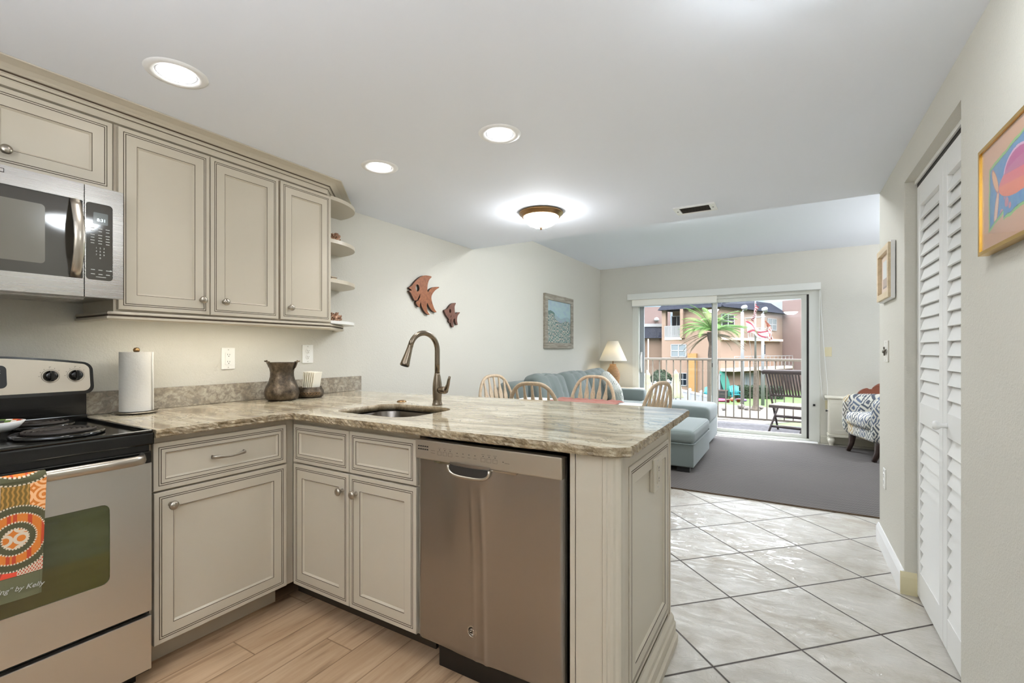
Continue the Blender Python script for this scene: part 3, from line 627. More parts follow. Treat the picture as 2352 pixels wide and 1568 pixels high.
crown = [(-.02, 2.1225), (.003, 2.1225), (.003, 2.143), (.007, 2.147), (.007, 2.150), (.011, 2.151), (.013, 2.155), (.013, 2.158), (.017, 2.159), (.019, 2.163), (.019, 2.166), (.025, 2.168), (.032, 2.173), (.05, 2.182), (.075, 2.188), (.088, 2.190), (.089, ZC-.001), (-.02, ZC-.001)]
cp_ = [(XD-.003, -.4), (XD-.003, 1.782), (-2.562, 2.028), (XL+.002, 2.14)]
bm = NEW(); sweep(bm, crown, cp_); struct('trim_3', bm, 'cabinet_paint')
bm = NEW(); sweep(bm, [(.018, 2.1615), (.0212, 2.1615), (.0212, 2.1665), (.018, 2.1665)], cp_); sweep(bm, [(.0065, 2.1472), (.0082, 2.1472), (.0082, 2.1498), (.0065, 2.1498)], cp_); struct('trim_3', bm, 'cabinet_glaze')
rail = [(-.02, 1.3625), (.012, 1.3625), (.016, 1.357), (.016, 1.352), (.010, 1.350), (.010, 1.344), (.018, 1.342), (.018, 1.334), (.008, 1.328), (-.012, 1.328), (-.02, 1.333)]
rp = [(XL+.002, .776), (XD-.012, .776), (XD-.012, 1.80), (-2.50, 2.02), (XL+.002, 2.11)]
bm = NEW(); sweep(bm, rail, rp); struct('trim_4', bm, 'cabinet_paint')
bm = NEW(); sweep(bm, [(.0098, 1.3505), (.0125, 1.3505), (.0125, 1.3435), (.0098, 1.3435)], rp); struct('trim_4', bm, 'cabinet_glaze')

t = thing('under_cabinet_light', 'slim glowing light strip fixed under the tall wall cabinets', 'light', (-2.5, 1.3, 1.355))
bm = NEW(); box(bm, -2.46, -2.40, .86, 1.78, 1.352, 1.3635); obj('housing', bm, 'white_plastic', t)
bm = NEW(); box(bm, -2.452, -2.408, .87, 1.77, 1.350, 1.3522); obj('diffuser', bm, 'strip_light', t)
# ------------------------------------------------------------------ microwave
MX, MY0, MY1, MZ0, MZ1 = -2.245, .022, .783, 1.405, 1.822
t = thing('microwave', 'stainless steel over the range microwave with dark window and curved handle', 'microwave', (-2.45, .40, MZ0))
bm = NEW(); box(bm, XL+.002, MX-.03, MY0, MY1, MZ0+.012, MZ1, bev=.003); obj('body', bm, 'black_plastic', t)
bm = NEW(); box(bm, XL+.05, MX-.035, MY0+.02, MY1-.02, MZ0, MZ0+.012); box(bm, -2.5, -2.3, .12, .36, MZ0-.006, MZ0); box(bm, -2.5, -2.3, .44, .68, MZ0-.006, MZ0); obj('vent_grille', bm, 'steel_horizontal', t)
SPL = .664
def framed(bm, y0, y1, z0, z1, wy0, wy1, wz0, wz1, r, x0, x1):
    """front slab with a rounded window cut through it"""
    outer = [(y1, (z0+z1)/2)]+[(y1, z1), (y0, z1), (y0, z0), (y1, z0)]
    inner = rrect(wy0, wy1, wz0, wz1, r, 4); n = len(inner)
    def onrect(p):
        c = ((wy0+wy1)/2, (wz0+wz1)/2); dx, dz = p[0]-c[0], p[1]-c[1]; s = 1e9
        if dx > 1e-9: s = min(s, (y1-c[0])/dx)
        if dx < -1e-9: s = min(s, (y0-c[0])/dx)
        if dz > 1e-9: s = min(s, (z1-c[1])/dz)
        if dz < -1e-9: s = min(s, (z0-c[1])/dz)
        return (c[0]+dx*s, c[1]+dz*s)
    out = [onrect(p) for p in inner]
    for X, Y in (((wy0, wy1), (wz0, wz1)),):
        cs = [(y1, z1), (y0, z1), (y0, z0), (y1, z0)]
        for c in cs:
            i = min(range(n), key=lambda q: (out[q][0]-c[0])**2+(out[q][1]-c[1])**2); out[i] = c
    A = [bm.verts.new((x1, p[0], p[1])) for p in inner]; B = [bm.verts.new((x1, p[0], p[1])) for p in out]
    A0 = [bm.verts.new((x0, p[0], p[1])) for p in inner]; B0 = [bm.verts.new((x0, p[0], p[1])) for p in out]
    for k in range(n):
        q = (k+1) % n
        bm.faces.new((A[k], A[q], B[q], B[k])); bm.faces.new((A[k], A[q], A0[q], A0[k])); bm.faces.new((B[k], B[q], B0[q], B0[k])); bm.faces.new((A0[k], A0[q], B0[q], B0[k]))
bm = NEW(); framed(bm, MY0, SPL, MZ0, MZ1, MY0+.03, SPL-.003, MZ0+.066, MZ1-.062, .004, MX-.03, MX); dr = obj('door', bm, 'steel_horizontal', t)
bm = NEW(); box(bm, MX-.028, MX-.003, MY0+.03, SPL-.003, MZ0+.066, MZ1-.062); obj('window', bm, 'microwave_glass', dr)
bm = NEW(); prism(bm, rrect(.14, .56, MZ0+.105, MZ1-.105, .012), lambda y, z, x: (x, y, z), MX-.003, MX-.0024); obj('screen', bm, 'microwave_screen', dr)
hp = [(MX-.001, 1.475), (MX+.012, 1.50), (MX+.036, 1.56), (MX+.043, 1.615), (MX+.036, 1.67), (MX+.012, 1.735), (MX-.001, 1.757)]
bm = NEW(); tube(bm, [(x, .640, z) for x, z in hp], 1.0, 12, flat=(.016, .006), up=(0, 1, 0)); obj('handle', bm, 'handle_steel', dr, True)
bm = NEW(); framed(bm, SPL+.003, MY1, MZ0, MZ1, SPL+.006, MY1-.033, MZ0+.066, MZ1-.062, .012, MX-.03, MX-.001); cp = obj('control_frame', bm, 'steel_horizontal', t)
bm = NEW(); box(bm, MX-.028, MX-.003, SPL+.005, MY1-.032, MZ0+.065, MZ1-.061); obj('control_panel', bm, 'microwave_glass', cp)
bm = NEW(); prism(bm, rrect(.692, .736, 1.682, 1.726, .004), lambda y, z, x: (x, y, z), MX-.003, MX-.0022); obj('display', bm, 'display_glass', cp)
text('display_digits', '8:31', .016, facing((MX-.002, .716, 1.698), (1, 0, 0)), 'display_digits', cp)
bm = NEW()
for j, row in enumerate(range(6)):
    for k in range(3):
        z = 1.666-row*.0105-(.004 if row > 1 else 0); y = .690+k*.0225; wd = .0052 if row % 2 else .0062
        box(bm, MX-.0032, MX-.0024, y-wd, y+wd, z-.0012, z+.0012)
obj('lettering', bm, 'legend_grey', cp); bm = NEW()
for k in range(3):
    for j in range(2): box(bm, MX-.0032, MX-.0024, .685+k*.0225, .697+k*.0225, 1.508-j*.016, 1.5105-j*.016)
box(bm, MX-.0032, MX-.0024, .70, .73, 1.482, 1.484); box(bm, MX-.0032, MX-.0024, .75-.008, .75-.002, 1.508, 1.512)
obj('lettering', bm, 'legend_grey', cp)
for j, ds in enumerate(('123', '456', '789')):
    text('digits', '   '.join(ds), .0085, facing((MX-.0024, .7125, 1.592-j*.0125), (1, 0, 0)), 'legend_grey', cp)
text('digits', '0', .0085, facing((MX-.0024, .7125, 1.5545), (1, 0, 0)), 'legend_grey', cp)
# round maker's emblem on the top rail, cut by the frame edge
bm = NEW(); box(bm, MX, MX+.0006, .445, .4605, 1.797, 1.811); box(bm, MX+.0006, MX+.0012, .447, .4585, 1.799, 1.809, 1); obj('badge', bm, ['dark_slot', 'chrome'], dr)

# ------------------------------------------------------------------ range
RX, RY0, RY1 = -1.985, .006, .770
t = thing('range', 'stainless steel and black electric coil range left of the base cabinets', 'stove', (-2.3, .388, 0))
bm = NEW(); box(bm, XL+.03, RX-.005, RY0, RY1, .05, .875); box(bm, XL+.1, RX-.06, RY0+.02, RY1-.02, 0, .05); obj('body', bm, 'black_enamel', t)
bm = NEW(); box(bm, XL+.03, RX+.028, RY0-.002, RY1+.004, .868, .912, bev=.006)
box(bm, XL+.03, RX+.022, RY0, RY0+.012, .912, .922, bev=.003); box(bm, XL+.03, RX+.022, RY1-.012, RY1, .912, .922, bev=.003); box(bm, RX+.006, RX+.026, RY0, RY1, .912, .921, bev=.004); obj('cooktop', bm, 'black_enamel', t)
def burner(x, y, r, turns):
    bm = NEW(); lathe(bm, [(r*.3, .004), (r*.85, .0055), (r*1.03, .012), (r*1.16, .0125), (r*1.2, .009), (r*1.2, .002)], (x, y, .9115), (0, 0, 1), 48); p = obj('drip_pan', bm, 'black_enamel', t, True)
    bm = NEW(); pts = []; n = int(turns*28)
    for i in range(n+1):
        a = 2*math.pi*turns*i/n; rr = r*(.24+.74*i/n); pts.append((x+rr*math.cos(a), y+rr*math.sin(a), .929))
    tube(bm, pts, .0052, 8, flat=(1.0, .75)); obj('coil', bm, 'coil', t, True)
    bm = NEW(); lathe(bm, [(r*1.155, .012), (r*1.2, .0145), (r*1.245, .012), (r*1.25, .004)], (x, y, .911), (0, 0, 1), 48); obj('trim_ring', bm, 'black_enamel', t, True)
burner(-2.17, .575, .098, 5.2); burner(-2.46, .60, .078, 4.2); burner(-2.46, .19, .098, 5.2); burner(-2.17, .2, .078, 4.2)
# backguard: lower riser, arched console with steel face
bm = NEW(); box(bm, XL+.005, -2.565, RY0, RY1-.002, .9, 1.045, bev=.003); box(bm, -2.567, -2.555, RY0, RY1-.002, .915, .935, bev=.003); obj('backguard', bm, 'black_enamel', t)
def console(y0, y1, z0, z1, arch, r):
    pts = rrect(y0, y1, z0, z1, r, 6); c = (y0+y1)/2; hw = (y1-y0)/2
    return [(y, z+(arch*(1-((y-c)/hw)**2) if z > (z0+z1)/2 else 0)) for y, z in pts]
def arched(y0, y1, z0, z1, arch, r):
    top = [(y1-r-(y1-y0-2*r)*i/16, z1) for i in range(1, 16)]
    pts = arc(y1-r, z1-r, r, 0, 90, 6)+top+arc(y0+r, z1-r, r, 90, 180, 6)+arc(y0+r, z0+r, r, 180, 270, 6)+arc(y1-r, z0+r, r, 270, 360, 6)
    c = (y0+y1)/2; hw = (y1-y0)/2
    return [(y, z+(arch*(1-((y-c)/hw)**2) if z > z1-r*1.01 else 0)) for y, z in pts]
def lean(y, z, x): return (x-(z-1.03)*.16, y, z)
bm = NEW(); prism(bm, arched(RY0-.012, RY1+.014, 1.024, 1.152, .034, .03), lean, XL+.03, -2.535); cn = obj('console', bm, 'black_enamel', t)
bm = NEW(); prism(bm, arched(RY0, RY1+.002, 1.037, 1.145, .033, .022), lean, -2.5352, -2.5335); obj('face_plate', bm, 'steel_plate', cn)
bm = NEW(); prism(bm, rrect(.255, .528, 1.062, 1.148, .016), lean, -2.5336, -2.530); obj('clock_panel', bm, 'black_plastic', cn)
bm = NEW()
for z in (1.118, 1.127): prism(bm, [(.49, z), (.512, z), (.512, z+.0018), (.49, z+.0018)], lean, -2.5301, -2.5296)
obj('lettering', bm, 'legend_grey', cn)
def rknob(y, z):
    x = -2.5335-(z-1.03)*.16; n = (1, 0, .16)
    bm = NEW(); lathe(bm, [(.0265, 0), (.0275, 0), (.0275, .0006), (.0265, .0006), (.0265, 0)], (x, y, z), n, 32)
    for k in range(11):
        a = R(130+k*28); p = Vector((x+.0005, y+.033*math.sin(a), z-.033*math.cos(a))); lathe(bm, [(0, .0008), (.0013, .0006), (.0013, 0)], p, n, 6)
    box(bm, x-.0005, x+.0008, y-.007, y+.007, z-.0415, z-.0405); box(bm, x-.0065, x-.0055, y-.003, y+.003, z+.036, z+.0375)
    s = obj('dial_marks', bm, 'grey_ink', cn)
    bm = NEW(); lathe(bm, [(0, .02), (.013, .02), (.0195, .0165), (.0215, .008), (.0225, 0)], (x, y, z), n, 28)
    b2 = NEW(); box(b2, 0, .028, -.0055, .0055, -.020, .022, bev=.004); b2.transform(Matrix.Translation((x, y, z))); me = bpy.data.meshes.new('x'); b2.to_mesh(me); b2.free(); bm.from_mesh(me)
    obj('knob', bm, 'black_enamel', cn)
for y in (.052, .127, .650, .727): rknob(y, 1.102)
# front: vent band, door, drawer
bm = NEW(); box(bm, RX-.01, RX+.004, RY0+.004, RY1-.004, .84, .87); obj('vent_band', bm, 'black_plastic', t)
def slab_window(y0, y1, z0, z1, w, r, x0, x1):
    bm = NEW(); framed(bm, y0, y1, z0, z1, w[0], w[1], w[2], w[3], r, x0, x1); return bm
od = obj('oven_door', slab_window(RY0+.003, RY1-.003, .276, .804, (.128, .648, .422, .690), .022, RX-.004, RX+.022), 'steel', t)
bm = NEW(); box(bm, RX-.002, RX+.019, .122, .654, .416, .696); obj('window', bm, 'oven_glass', od)
bm = NEW(); box(bm, RX-.004, RX+.021, RY0+.003, RY1-.003, .804, .846, bev=.004); obj('top_rail', bm, 'black_enamel', od)
bm = NEW(); tube(bm, [(RX+.02, .04, .826), (RX+.045, .046, .826), (RX+.062, .07, .826), (RX+.066, .15, .826), (RX+.066, .62, .826), (RX+.064, .70, .826), (RX+.054, .727, .826), (RX+.02, .738, .826)], 1.0, 16, flat=(.017, .012), up=(0, 0, 1)); obj('handle', bm, 'handle_steel', od, True)
bm = NEW(); box(bm, RX-.004, RX+.02, RY0+.003, RY1-.002, .066, .258, bev=.003); obj('drawer', bm, 'steel', t)

# dish towel over the oven handle, printed design
def towel_col(u, v):
    # u across (0 left .. 1 right), v from top to bottom
    x, y = u*.30, v*.345
    olive, orange, red, cream, dark = (84, 82, 56), (212, 124, 50), (190, 74, 44), (216, 200, 178), (104, 40, 30)
    def dotted(r, r0):
        return abs(r-r0) < .0023
    if y > .29:
        return (104, 104, 76) if y > .292 else olive
    def ring(cx, cy, sx, radii, th):
        dx, dy = (x-cx)/sx, y-cy; r = math.hypot(dx, dy); a = math.atan2(dy, dx)
        for r0 in radii:
            if dotted(r, r0) and math.sin(a*r0*900) > -.2: return cream, r
        return None, r
    for (cx, cy) in ((.238, .182), (.06, .182)):
        c, r = ring(cx, cy, .93, (.029, .047, .072, .093), 0)
        if r < .095:
            if c: return c
            if r < .029: return orange if math.sin(40*math.hypot(x*9 % .3-.15, y*9 % .3-.15)) > -.2 else cream
            if r < .047: return olive
            if r < .072: return red if (math.sin(x*430)+math.sin(x*171) > .35) else orange
            return olive
    c, r = ring(.243, -.038, 1.35, (.05, .068), 0)
    if r < .07:
        if c: return c
        if r < .05: return orange if math.sin(x*200) < .82 else red
        return olive
    c, r = ring(.06, -.038, 1.35, (.05, .068), 0)
    if r < .07: return c or (orange if r < .05 else olive)
    if y > .245:
        if x < .243: return (220, 78, 54) if math.sin(x*90+y*30) < .7 else (160, 60, 50)
        return cream if (math.sin((x+y*.6)*900) > .1 or math.sin((x-y*.6)*900) > .5) else red
    if x < .17:
        return red if (abs(((y*28) % 1)-.5)*2 < ((x*9) % 1)) else (240, 160, 110) if (int(y*28) % 2) else dark
    if x < .206: return dark if (math.sin(x*1300) > .35 and math.sin(y*900+x*300) > .15) else cream
    if x < .265: return (120, 96, 44) if math.sin(x*620+math.sin(y*300)*.8) > -.2 else (176, 132, 66)
    return orange if math.sin(70*math.hypot((x*22) % 1-.5, (y*22) % 1-.5)*.35) > .1 else (244, 190, 140)
t = thing('dish_towel', 'orange and olive printed dish towel hanging over the oven door handle', 'towel', (RX+.075, .33, .83))
TY0, TY1 = .178, .478
def towel_pt(u, v):
    y = TY0+(TY1-TY0)*u+(-.004 if u > .97 else 0)*v; s = v*.36
    if s < .02: a = s/.02*math.pi/2; return (RX+.066+.018*math.sin(a), y, .826+.0205*math.cos(a)+.001)
    z = .827-(s-.02); return (RX+.084+.004*math.sin(u*9)*v-.010*v, y-.006*v, z)
o = colour_grid(towel_pt, 420, 500, lambda u, v: towel_col(u, v*.36/.345 if v*.36 < .345 else 1), 'front_panel', 'printed_cloth', t)
bm = NEW()
for i in range(20):
    for j in range(6): pass
g = [[bm.verts.new((RX+.066-.0185-.001*j, TY0+(TY1-TY0)*i/12, .832-.045*j)) for j in range(5)] for i in range(13)]
g2 = [[bm.verts.new((RX+.066-.018*math.cos(R(30*j)), TY0+(TY1-TY0)*i/12, .832+.0165*math.sin(R(30*j)))) for j in range(1, 4)] for i in range(13)]
for i in range(12):
    for j in range(4): bm.faces.new((g[i][j], g[i+1][j], g[i+1][j+1], g[i][j+1]))
    L = [g[i][0]]+g2[i]; L2 = [g[i+1][0]]+g2[i+1]
    for j in range(3): bm.faces.new((L[j], L[j+1], L2[j+1], L2[j]))
obj('back_panel', bm, 'towel_paper', t, True)
text('lettering', 'Dreaming" by Kelly', .019, facing((RX+.0805, .398, .522), (1, 0, 0), (0, .10, 1)), 'legend_grey', t)
# spoon rest dish
t = thing('spoon_rest', 'small white oval dish with a colourful painted rim resting on the range', 'dish', (-2.31, .45, .93))
bm = NEW(); lathe(bm, [(0, .006), (.04, .006), (.055, .018), (.068, .034), (.071, .033), (.06, .012), (.045, 0), (0, 0)], (-2.31, .43, .930), (0, 0, 1), 32, scale=(1, 1.35)); obj('bowl', bm, 'white_trim', t, True)
def rim_c(u, v):
    k = int(u*26); return [(226, 116, 60), (240, 236, 226), (96, 120, 60), (60, 60, 56), (236, 190, 170), (170, 60, 50)][(k*7+int(v*3)*5) % 6]
colour_grid(lambda u, v: (-2.31+(.0535+.0125*v)*math.cos(6.2832*u), .43+1.35*(.0535+.0125*v)*math.sin(6.2832*u), .930+.0185+.0158*v), 130, 4, rim_c, 'painted_rim', 'glazed_print', t)

# ------------------------------------------------------------------ base cabinets
XB, XBD = -2.018, -1.998
def bar_pull(parent, p, u, n, L=.1):
    P, U, N = Vector(p), Vector(u), Vector(n); Z = Vector((0, 0, 1)); bm = NEW()
    pts = [P-U*L/2, P-U*L/2+N*.014, P-U*L/2*.8+N*.021, P-U*L*.2+N*.021-Z*.004, P+N*.022-Z*.006, P+U*L*.2+N*.021-Z*.004, P+U*L/2*.8+N*.021, P+U*L/2+N*.014, P+U*L/2]
    tube(bm, pts, [.0085, .008, .0078, .005, .0042, .005, .0078, .008, .0085], 10, flat=(.95, .5), up=(0, 0, 1)); obj('bar_pull', bm, 'nickel', parent, True)
t = thing('base_cabinet', 'cream base cabinet with one drawer over one door beside the range', 'cabinet', (-2.3, 1.05, 0), 0, 'base kitchen cabinets')
bm = NEW(); box(bm, XL+.001, XB, .780, 1.3555, .112, .888); obj('body', bm, 'cabinet_paint', t)
bm = NEW(); box(bm, -2.14, -2.122, .780, 1.333, 0, .112); obj('toe_kick', bm, 'cabinet_paint', t)
bm = NEW(); panel_door(bm, (XB, .786, .687), (0, 1, 0), (1, 0, 0), .523, .176, panel=.038); d = obj('drawer', bm, CABM, t); bar_pull(d, (XBD, 1.05, .776), (0, 1, 0), (1, 0, 0), .125)
bm = NEW(); panel_door(bm, (XB, .788, .119), (0, 1, 0), (1, 0, 0), .523, .560); d = obj('door', bm, CABM, t); knob(d, (XBD, .842, .627), (1, 0, 0))
YC, YCD = 1.357, 1.337
t = thing('sink_base_cabinet', 'cream double door sink cabinet between the corner and the dishwasher', 'cabinet', (-1.6, 1.65, 0), 0, 'base kitchen cabinets')
bm = NEW(); box(bm, XB+.001, -1.2245, YC, YC+.02, .112, .888); box(bm, XB+.001, XB+.019, YC+.02, 1.99, .112, .888); box(bm, -1.2425, -1.2245, YC+.02, 1.99, .112, .888); box(bm, XB+.02, -1.243, YC+.02, 1.97, .112, .13); box(bm, XB+.02, -1.243, 1.97, 1.99, .112, .888); obj('body', bm, 'cabinet_paint', t)
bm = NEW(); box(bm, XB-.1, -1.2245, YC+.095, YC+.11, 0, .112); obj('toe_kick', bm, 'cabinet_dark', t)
for (a, b, k) in ((-1.986, -1.607, -1.645), (-1.602, -1.2265, -1.560)):
    bm = NEW(); panel_door(bm, (a, YC, .687), (1, 0, 0), (0, -1, 0), b-a, .176, panel=.038); obj('false_drawer', bm, CABM, t)
    bm = NEW(); panel_door(bm, (a, YC, .119), (1, 0, 0), (0, -1, 0), b-a, .560); d = obj('door', bm, CABM, t); knob(d, (k, YCD, .605), (0, -1, 0))
# ------------------------------------------------------------------ dishwasher
WX0, WX1, WY = -1.2135, -.609, 1.333
t = thing('dishwasher', 'stainless steel dishwasher with pocket handle in the peninsula', 'dishwasher', (-.91, 1.6, 0))
bm = NEW(); box(bm, WX0+.004, WX1-.002, YC+.005, 1.96, .1, .868); box(bm, WX0+.06, WX1-.01, YC+.03, 1.9, 0, .1); obj('tub', bm, 'black_plastic', t)
bm = NEW(); nx, nz = 150, 50; xc = -.965; z0, z1 = .112, .806; G = []
def dwy(x, z):
    k = max(0.0, (z-.45)/(.80-.45)); f = math.exp(-((x-xc)/.105)**4); y = WY-.003*math.exp(-((x-xc)/.09)**6)-.018*k**1.6*f
    fd = max(0, min(1, (.735-z)/.06))
    y -= fd*.0036*math.exp(-((x+.915-.012*(1-(z-z0)/(z1-z0)))/.0085)**2)+fd*.0020*math.exp(-((x+.957-.012*(1-(z-z0)/(z1-z0)))/.008)**2)
    y += .0022*math.cos((x-WX0)/(WX1-WX0)*math.pi*2)
    e = min(x-WX0, WX1-x); y += .012*max(0, 1-e/.012)**2; y += .01*max(0, 1-(z-z0)/.01)**2
    return y
for j in range(nz+1):
    G.append([bm.verts.new((WX0+(WX1-WX0)*i/nx, dwy(WX0+(WX1-WX0)*i/nx, z0+(z1-z0)*j/nz), z0+(z1-z0)*j/nz)) for i in range(nx+1)])
for j in range(nz):
    for i in range(nx): f = bm.faces.new((G[j][i], G[j][i+1], G[j+1][i+1], G[j+1][i])); f.smooth = True
dd = obj('door', bm, 'steel_dark', t)
bm = NEW(); box(bm, WX0, WX1, WY+.012, YC+.005, .112, .866); obj('door_back', bm, 'grey_ink', dd)
bm = NEW(); box(bm, WX0-.001, WX1, WY-.014, WY+.02, .800, .871, bev=.004); pn = obj('control_panel', bm, 'steel_plate', t)
bm = NEW(); prism(bm, [(WX0+.09, .8005), (WX0+.095, .794), (WX1-.165, .794), (WX1-.16, .8005)], lambda x, z, y: (x, y, z), WY-.0145, WY); obj('panel_lip', bm, 'chrome', pn)
# pocket handle: dark scoop behind a chrome lip
pc, pw, ph = -.962, .088, .036
sc_pts = [(pc-pw, .796)]+[(pc-pw*math.cos(R(a))**.6 if a < 90 else pc+pw*abs(math.cos(R(a)))**.6, .796-ph*math.sin(R(a))**.7) for a in range(8, 173, 8)]+[(pc+pw, .796)]
bm = NEW(); prism(bm, sc_pts, lambda x, z, y: (x, y, z), WY-.0245, WY-.008); obj('pocket', bm, 'dark_slot', dd)
bm = NEW(); tube(bm, [(x, WY-.022, z) for x, z in sc_pts], .006, 8); obj('pocket_lip', bm, 'handle_steel', dd, True)
bm = NEW()
for j in range(2):
    for k in range(5): box(bm, WX0+.014+k*.0105, WX0+.0215+k*.0105, WY-.0148, WY-.0138, .846-j*.011, .850-j*.011)
obj('vent_slots', bm, 'dark_slot', pn)
bm = NEW()
for k in range(3):
    for q in ((.10, 0), (.292, 0)):
        x = WX0+.108+k*.0245+(0 if q[0] < .2 else .192); z = .829-.0 if q[0] < .2 else .828
        for (a, b, c, e) in ((0, .018, 0, .0006), (0, .018, .0126, .0132), (0, .0006, 0, .0132), (.0174, .018, 0, .0132)): box(bm, x+a, x+b, WY-.0144, WY-.0139, z-.006+c, z-.006+e)
        box(bm, x+.007, x+.012, WY-.0145, WY-.0139, z+.012, z+.0145); box(bm, x+.002, x+.016, WY-.0144, WY-.0139, z+.019, z+.0198)
obj('lettering', bm, 'grey_ink', pn); bm = NEW()
for k in range(4): box(bm, WX0+.195+k*.026, WX0+.2+k*.026, WY-.0145, WY-.0139, .838, .8405)
obj('lettering', bm, 'grey_ink', pn); bm = NEW()
for k in range(4): box(bm, WX0+.191+k*.026, WX0+.204+k*.026, WY-.0144, WY-.0139, .828, .829)
obj('lettering', bm, 'grey_ink', pn); bm = NEW()
for k in range(2): box(bm, WX0+.076, WX0+.096, WY-.0144, WY-.0139, .836-k*.009, .8368-k*.009)
obj('lettering', bm, 'grey_ink', pn); bm = NEW()
box(bm, WX0+.388, WX0+.393, WY-.0145, WY-.0139, .83, .8325); box(bm, WX0+.396, WX0+.415, WY-.0144, WY-.0139, .8275, .8285)
obj('lettering', bm, 'grey_ink', pn)
# round emblem with a script monogram
bx_, bz_ = -.957, .218; by = WY-.003
bm = NEW(); lathe(bm, [(0, .002), (.0165, .002), (.0168, .0035), (.0195, .0035), (.021, .001), (.021, 0)], (bx_, by, bz_), (0, -1, 0), 32); bd = obj('emblem', bm, 'nickel', dd, True)
bm = NEW(); lathe(bm, [(0, .0026), (.0165, .0026)], (bx_, by, bz_), (0, -1, 0), 32); obj('emblem_field', bm, 'dark_slot', bd)
bm = NEW(); yy = by-.0034
def curl(cx, cz, r, a0, a1, ex=1): return [(bx_+cx+r*ex*math.cos(R(a0+(a1-a0)*i/14)), yy, bz_+cz+r*math.sin(R(a0+(a1-a0)*i/14))) for i in range(15)]
for cx, cz, r, a0, a1 in ((-.0048, .0045, .0038, 20, 380), (-.0048, -.0035, .0044, 60, 330), (.0048, .0045, .0038, -60, 200), (.0048, -.0038, .0046, -200, 130), (0, .0125, .003, 180, 360), (-.0125, 0, .003, 90, 270), (.0125, 0, .003, -90, 90), (0, -.0125, .003, 0, 180)): tube(bm, curl(cx, cz, r, a0, a1), .0009, 6)
obj('monogram', bm, 'chrome', bd)

# ------------------------------------------------------------------ peninsula end: filler, post, panelled end, base moulding
XE = -.43
t = thing('peninsula_end_panel', 'cream panelled end of the peninsula with corner post and base moulding', 'cabinet', (-.5, 1.7, 0), 0, 'base kitchen cabinets')
bm = NEW(); box(bm, -.587, XE-.02, YC, 2.0, .0, .888); box(bm, -1.2, -.587, 1.965, 2.0, 0, .888); box(bm, XL+.01, -1.2, 1.992, 2.0, 0, .888); obj('body', bm, 'cabinet_paint', t)
bm = NEW(); box(bm, -.589, -.572, YCD, YC, .0, .888, bev=.0015); box(bm, -.570, -.484, YCD+.002, YC, .0, .888, bev=.0015); obj('filler', bm, 'cabinet_paint', t)
bm = NEW(); prof = [(-.484, YC), (-.482, YCD-.002), (-.470, YCD-.004), (-.466, YCD-.001)]+[(-.462+.018*math.sin(R(a)), YCD+.012-.013*math.cos(R(a))) for a in (10, 40, 70)]+[(-.436, YCD+.012), (XE-.001, YCD+.016), (XE, YCD+.03), (XE-.002, YCD+.06), (XE-.02, YCD+.06)]
prism(bm, prof, lambda x, y, z: (x, y, z), 0, .888); obj('corner_post', bm, 'cabinet_paint', t)
bm = NEW(); box(bm, XE-.02, XE-.002, YCD+.06, 1.43, 0, .888); box(bm, XE-.02, XE-.002, 1.975, 2.0, 0, .888); box(bm, XE-.02, XE+.004, 1.99, 2.004, .0, .888, bev=.002); box(bm, XE-.02, XE-.004, 1.43, 1.975, .84, .888); box(bm, XE-.02, XE-.004, 1.43, 1.975, 0, .1); obj('stile', bm, 'cabinet_paint', t)
bm = NEW(); panel_door(bm, (XE-.018, 1.432, .13), (0, 1, 0), (1, 0, 0), .542, .71, th=.02); obj('end_door_panel', bm, CABM, t)
base = [(0, 0), (.034, 0), (.034, .028), (.024, .036), (.024, .075), (.018, .082), (.016, .098), (.006, .112), (0, .112)]
bm = NEW(); sweep(bm, [(o-.002, z) for o, z in base], [(XE, 2.012), (XE, YCD+.02)][::-1]); obj('base_moulding', bm, 'cabinet_paint', t)
t = plate('wall_outlet', 'cream outlet on the panelled end of the peninsula', 'outlet', (XE+.004, 1.76, .748), (1, 0, 0), 'decora', 'cabinet_paint', .11, .12)
bm = NEW(); box(bm, XE-.0066, XE+.004, 1.707, 1.813, .690, .806, bev=.002); obj('box', bm, 'cabinet_paint', t)

# ------------------------------------------------------------------ countertop (L shape, chiselled edge, sink opening)
rnd = random.Random(4)
outer = [(XL+.001, .776), (-1.955, .776), (-1.958, .9), (-1.96, 1.15), (-1.968, 1.285), (-1.94, 1.305), (-1.7, 1.303), (-1.3, 1.3), (-.9, 1.302), (-.47, 1.315), (-.436, 1.325), (-.405, 1.352), (-.402, 1.42), (-.405, 1.8), (-.412, 2.2), (-.415, 2.345), (-.435, 2.372), (-.66, 2.386), (-1.1, 2.386), (-1.79, 2.325), (-2.1, 2.275), (XL+.001, 2.262)]
def resample(pts, step, jag):
    out = []; n = len(pts)
    for i in range(n):
        a, b = Vector(pts[i]), Vector(pts[(i+1) % n]); L = (b-a).length; rough = jag(i); k = max(1, int(L/(step if rough else .15)))
        for j in range(k): out.append((a.lerp(b, j/k), rough, (b-a).normalized()))
    return out
N_ = len(outer)
loop = resample(outer, .011, lambda i: 0 < i < N_-2)
hole = rrect(-1.862, -1.388, 1.437, 1.815, .10, 7)
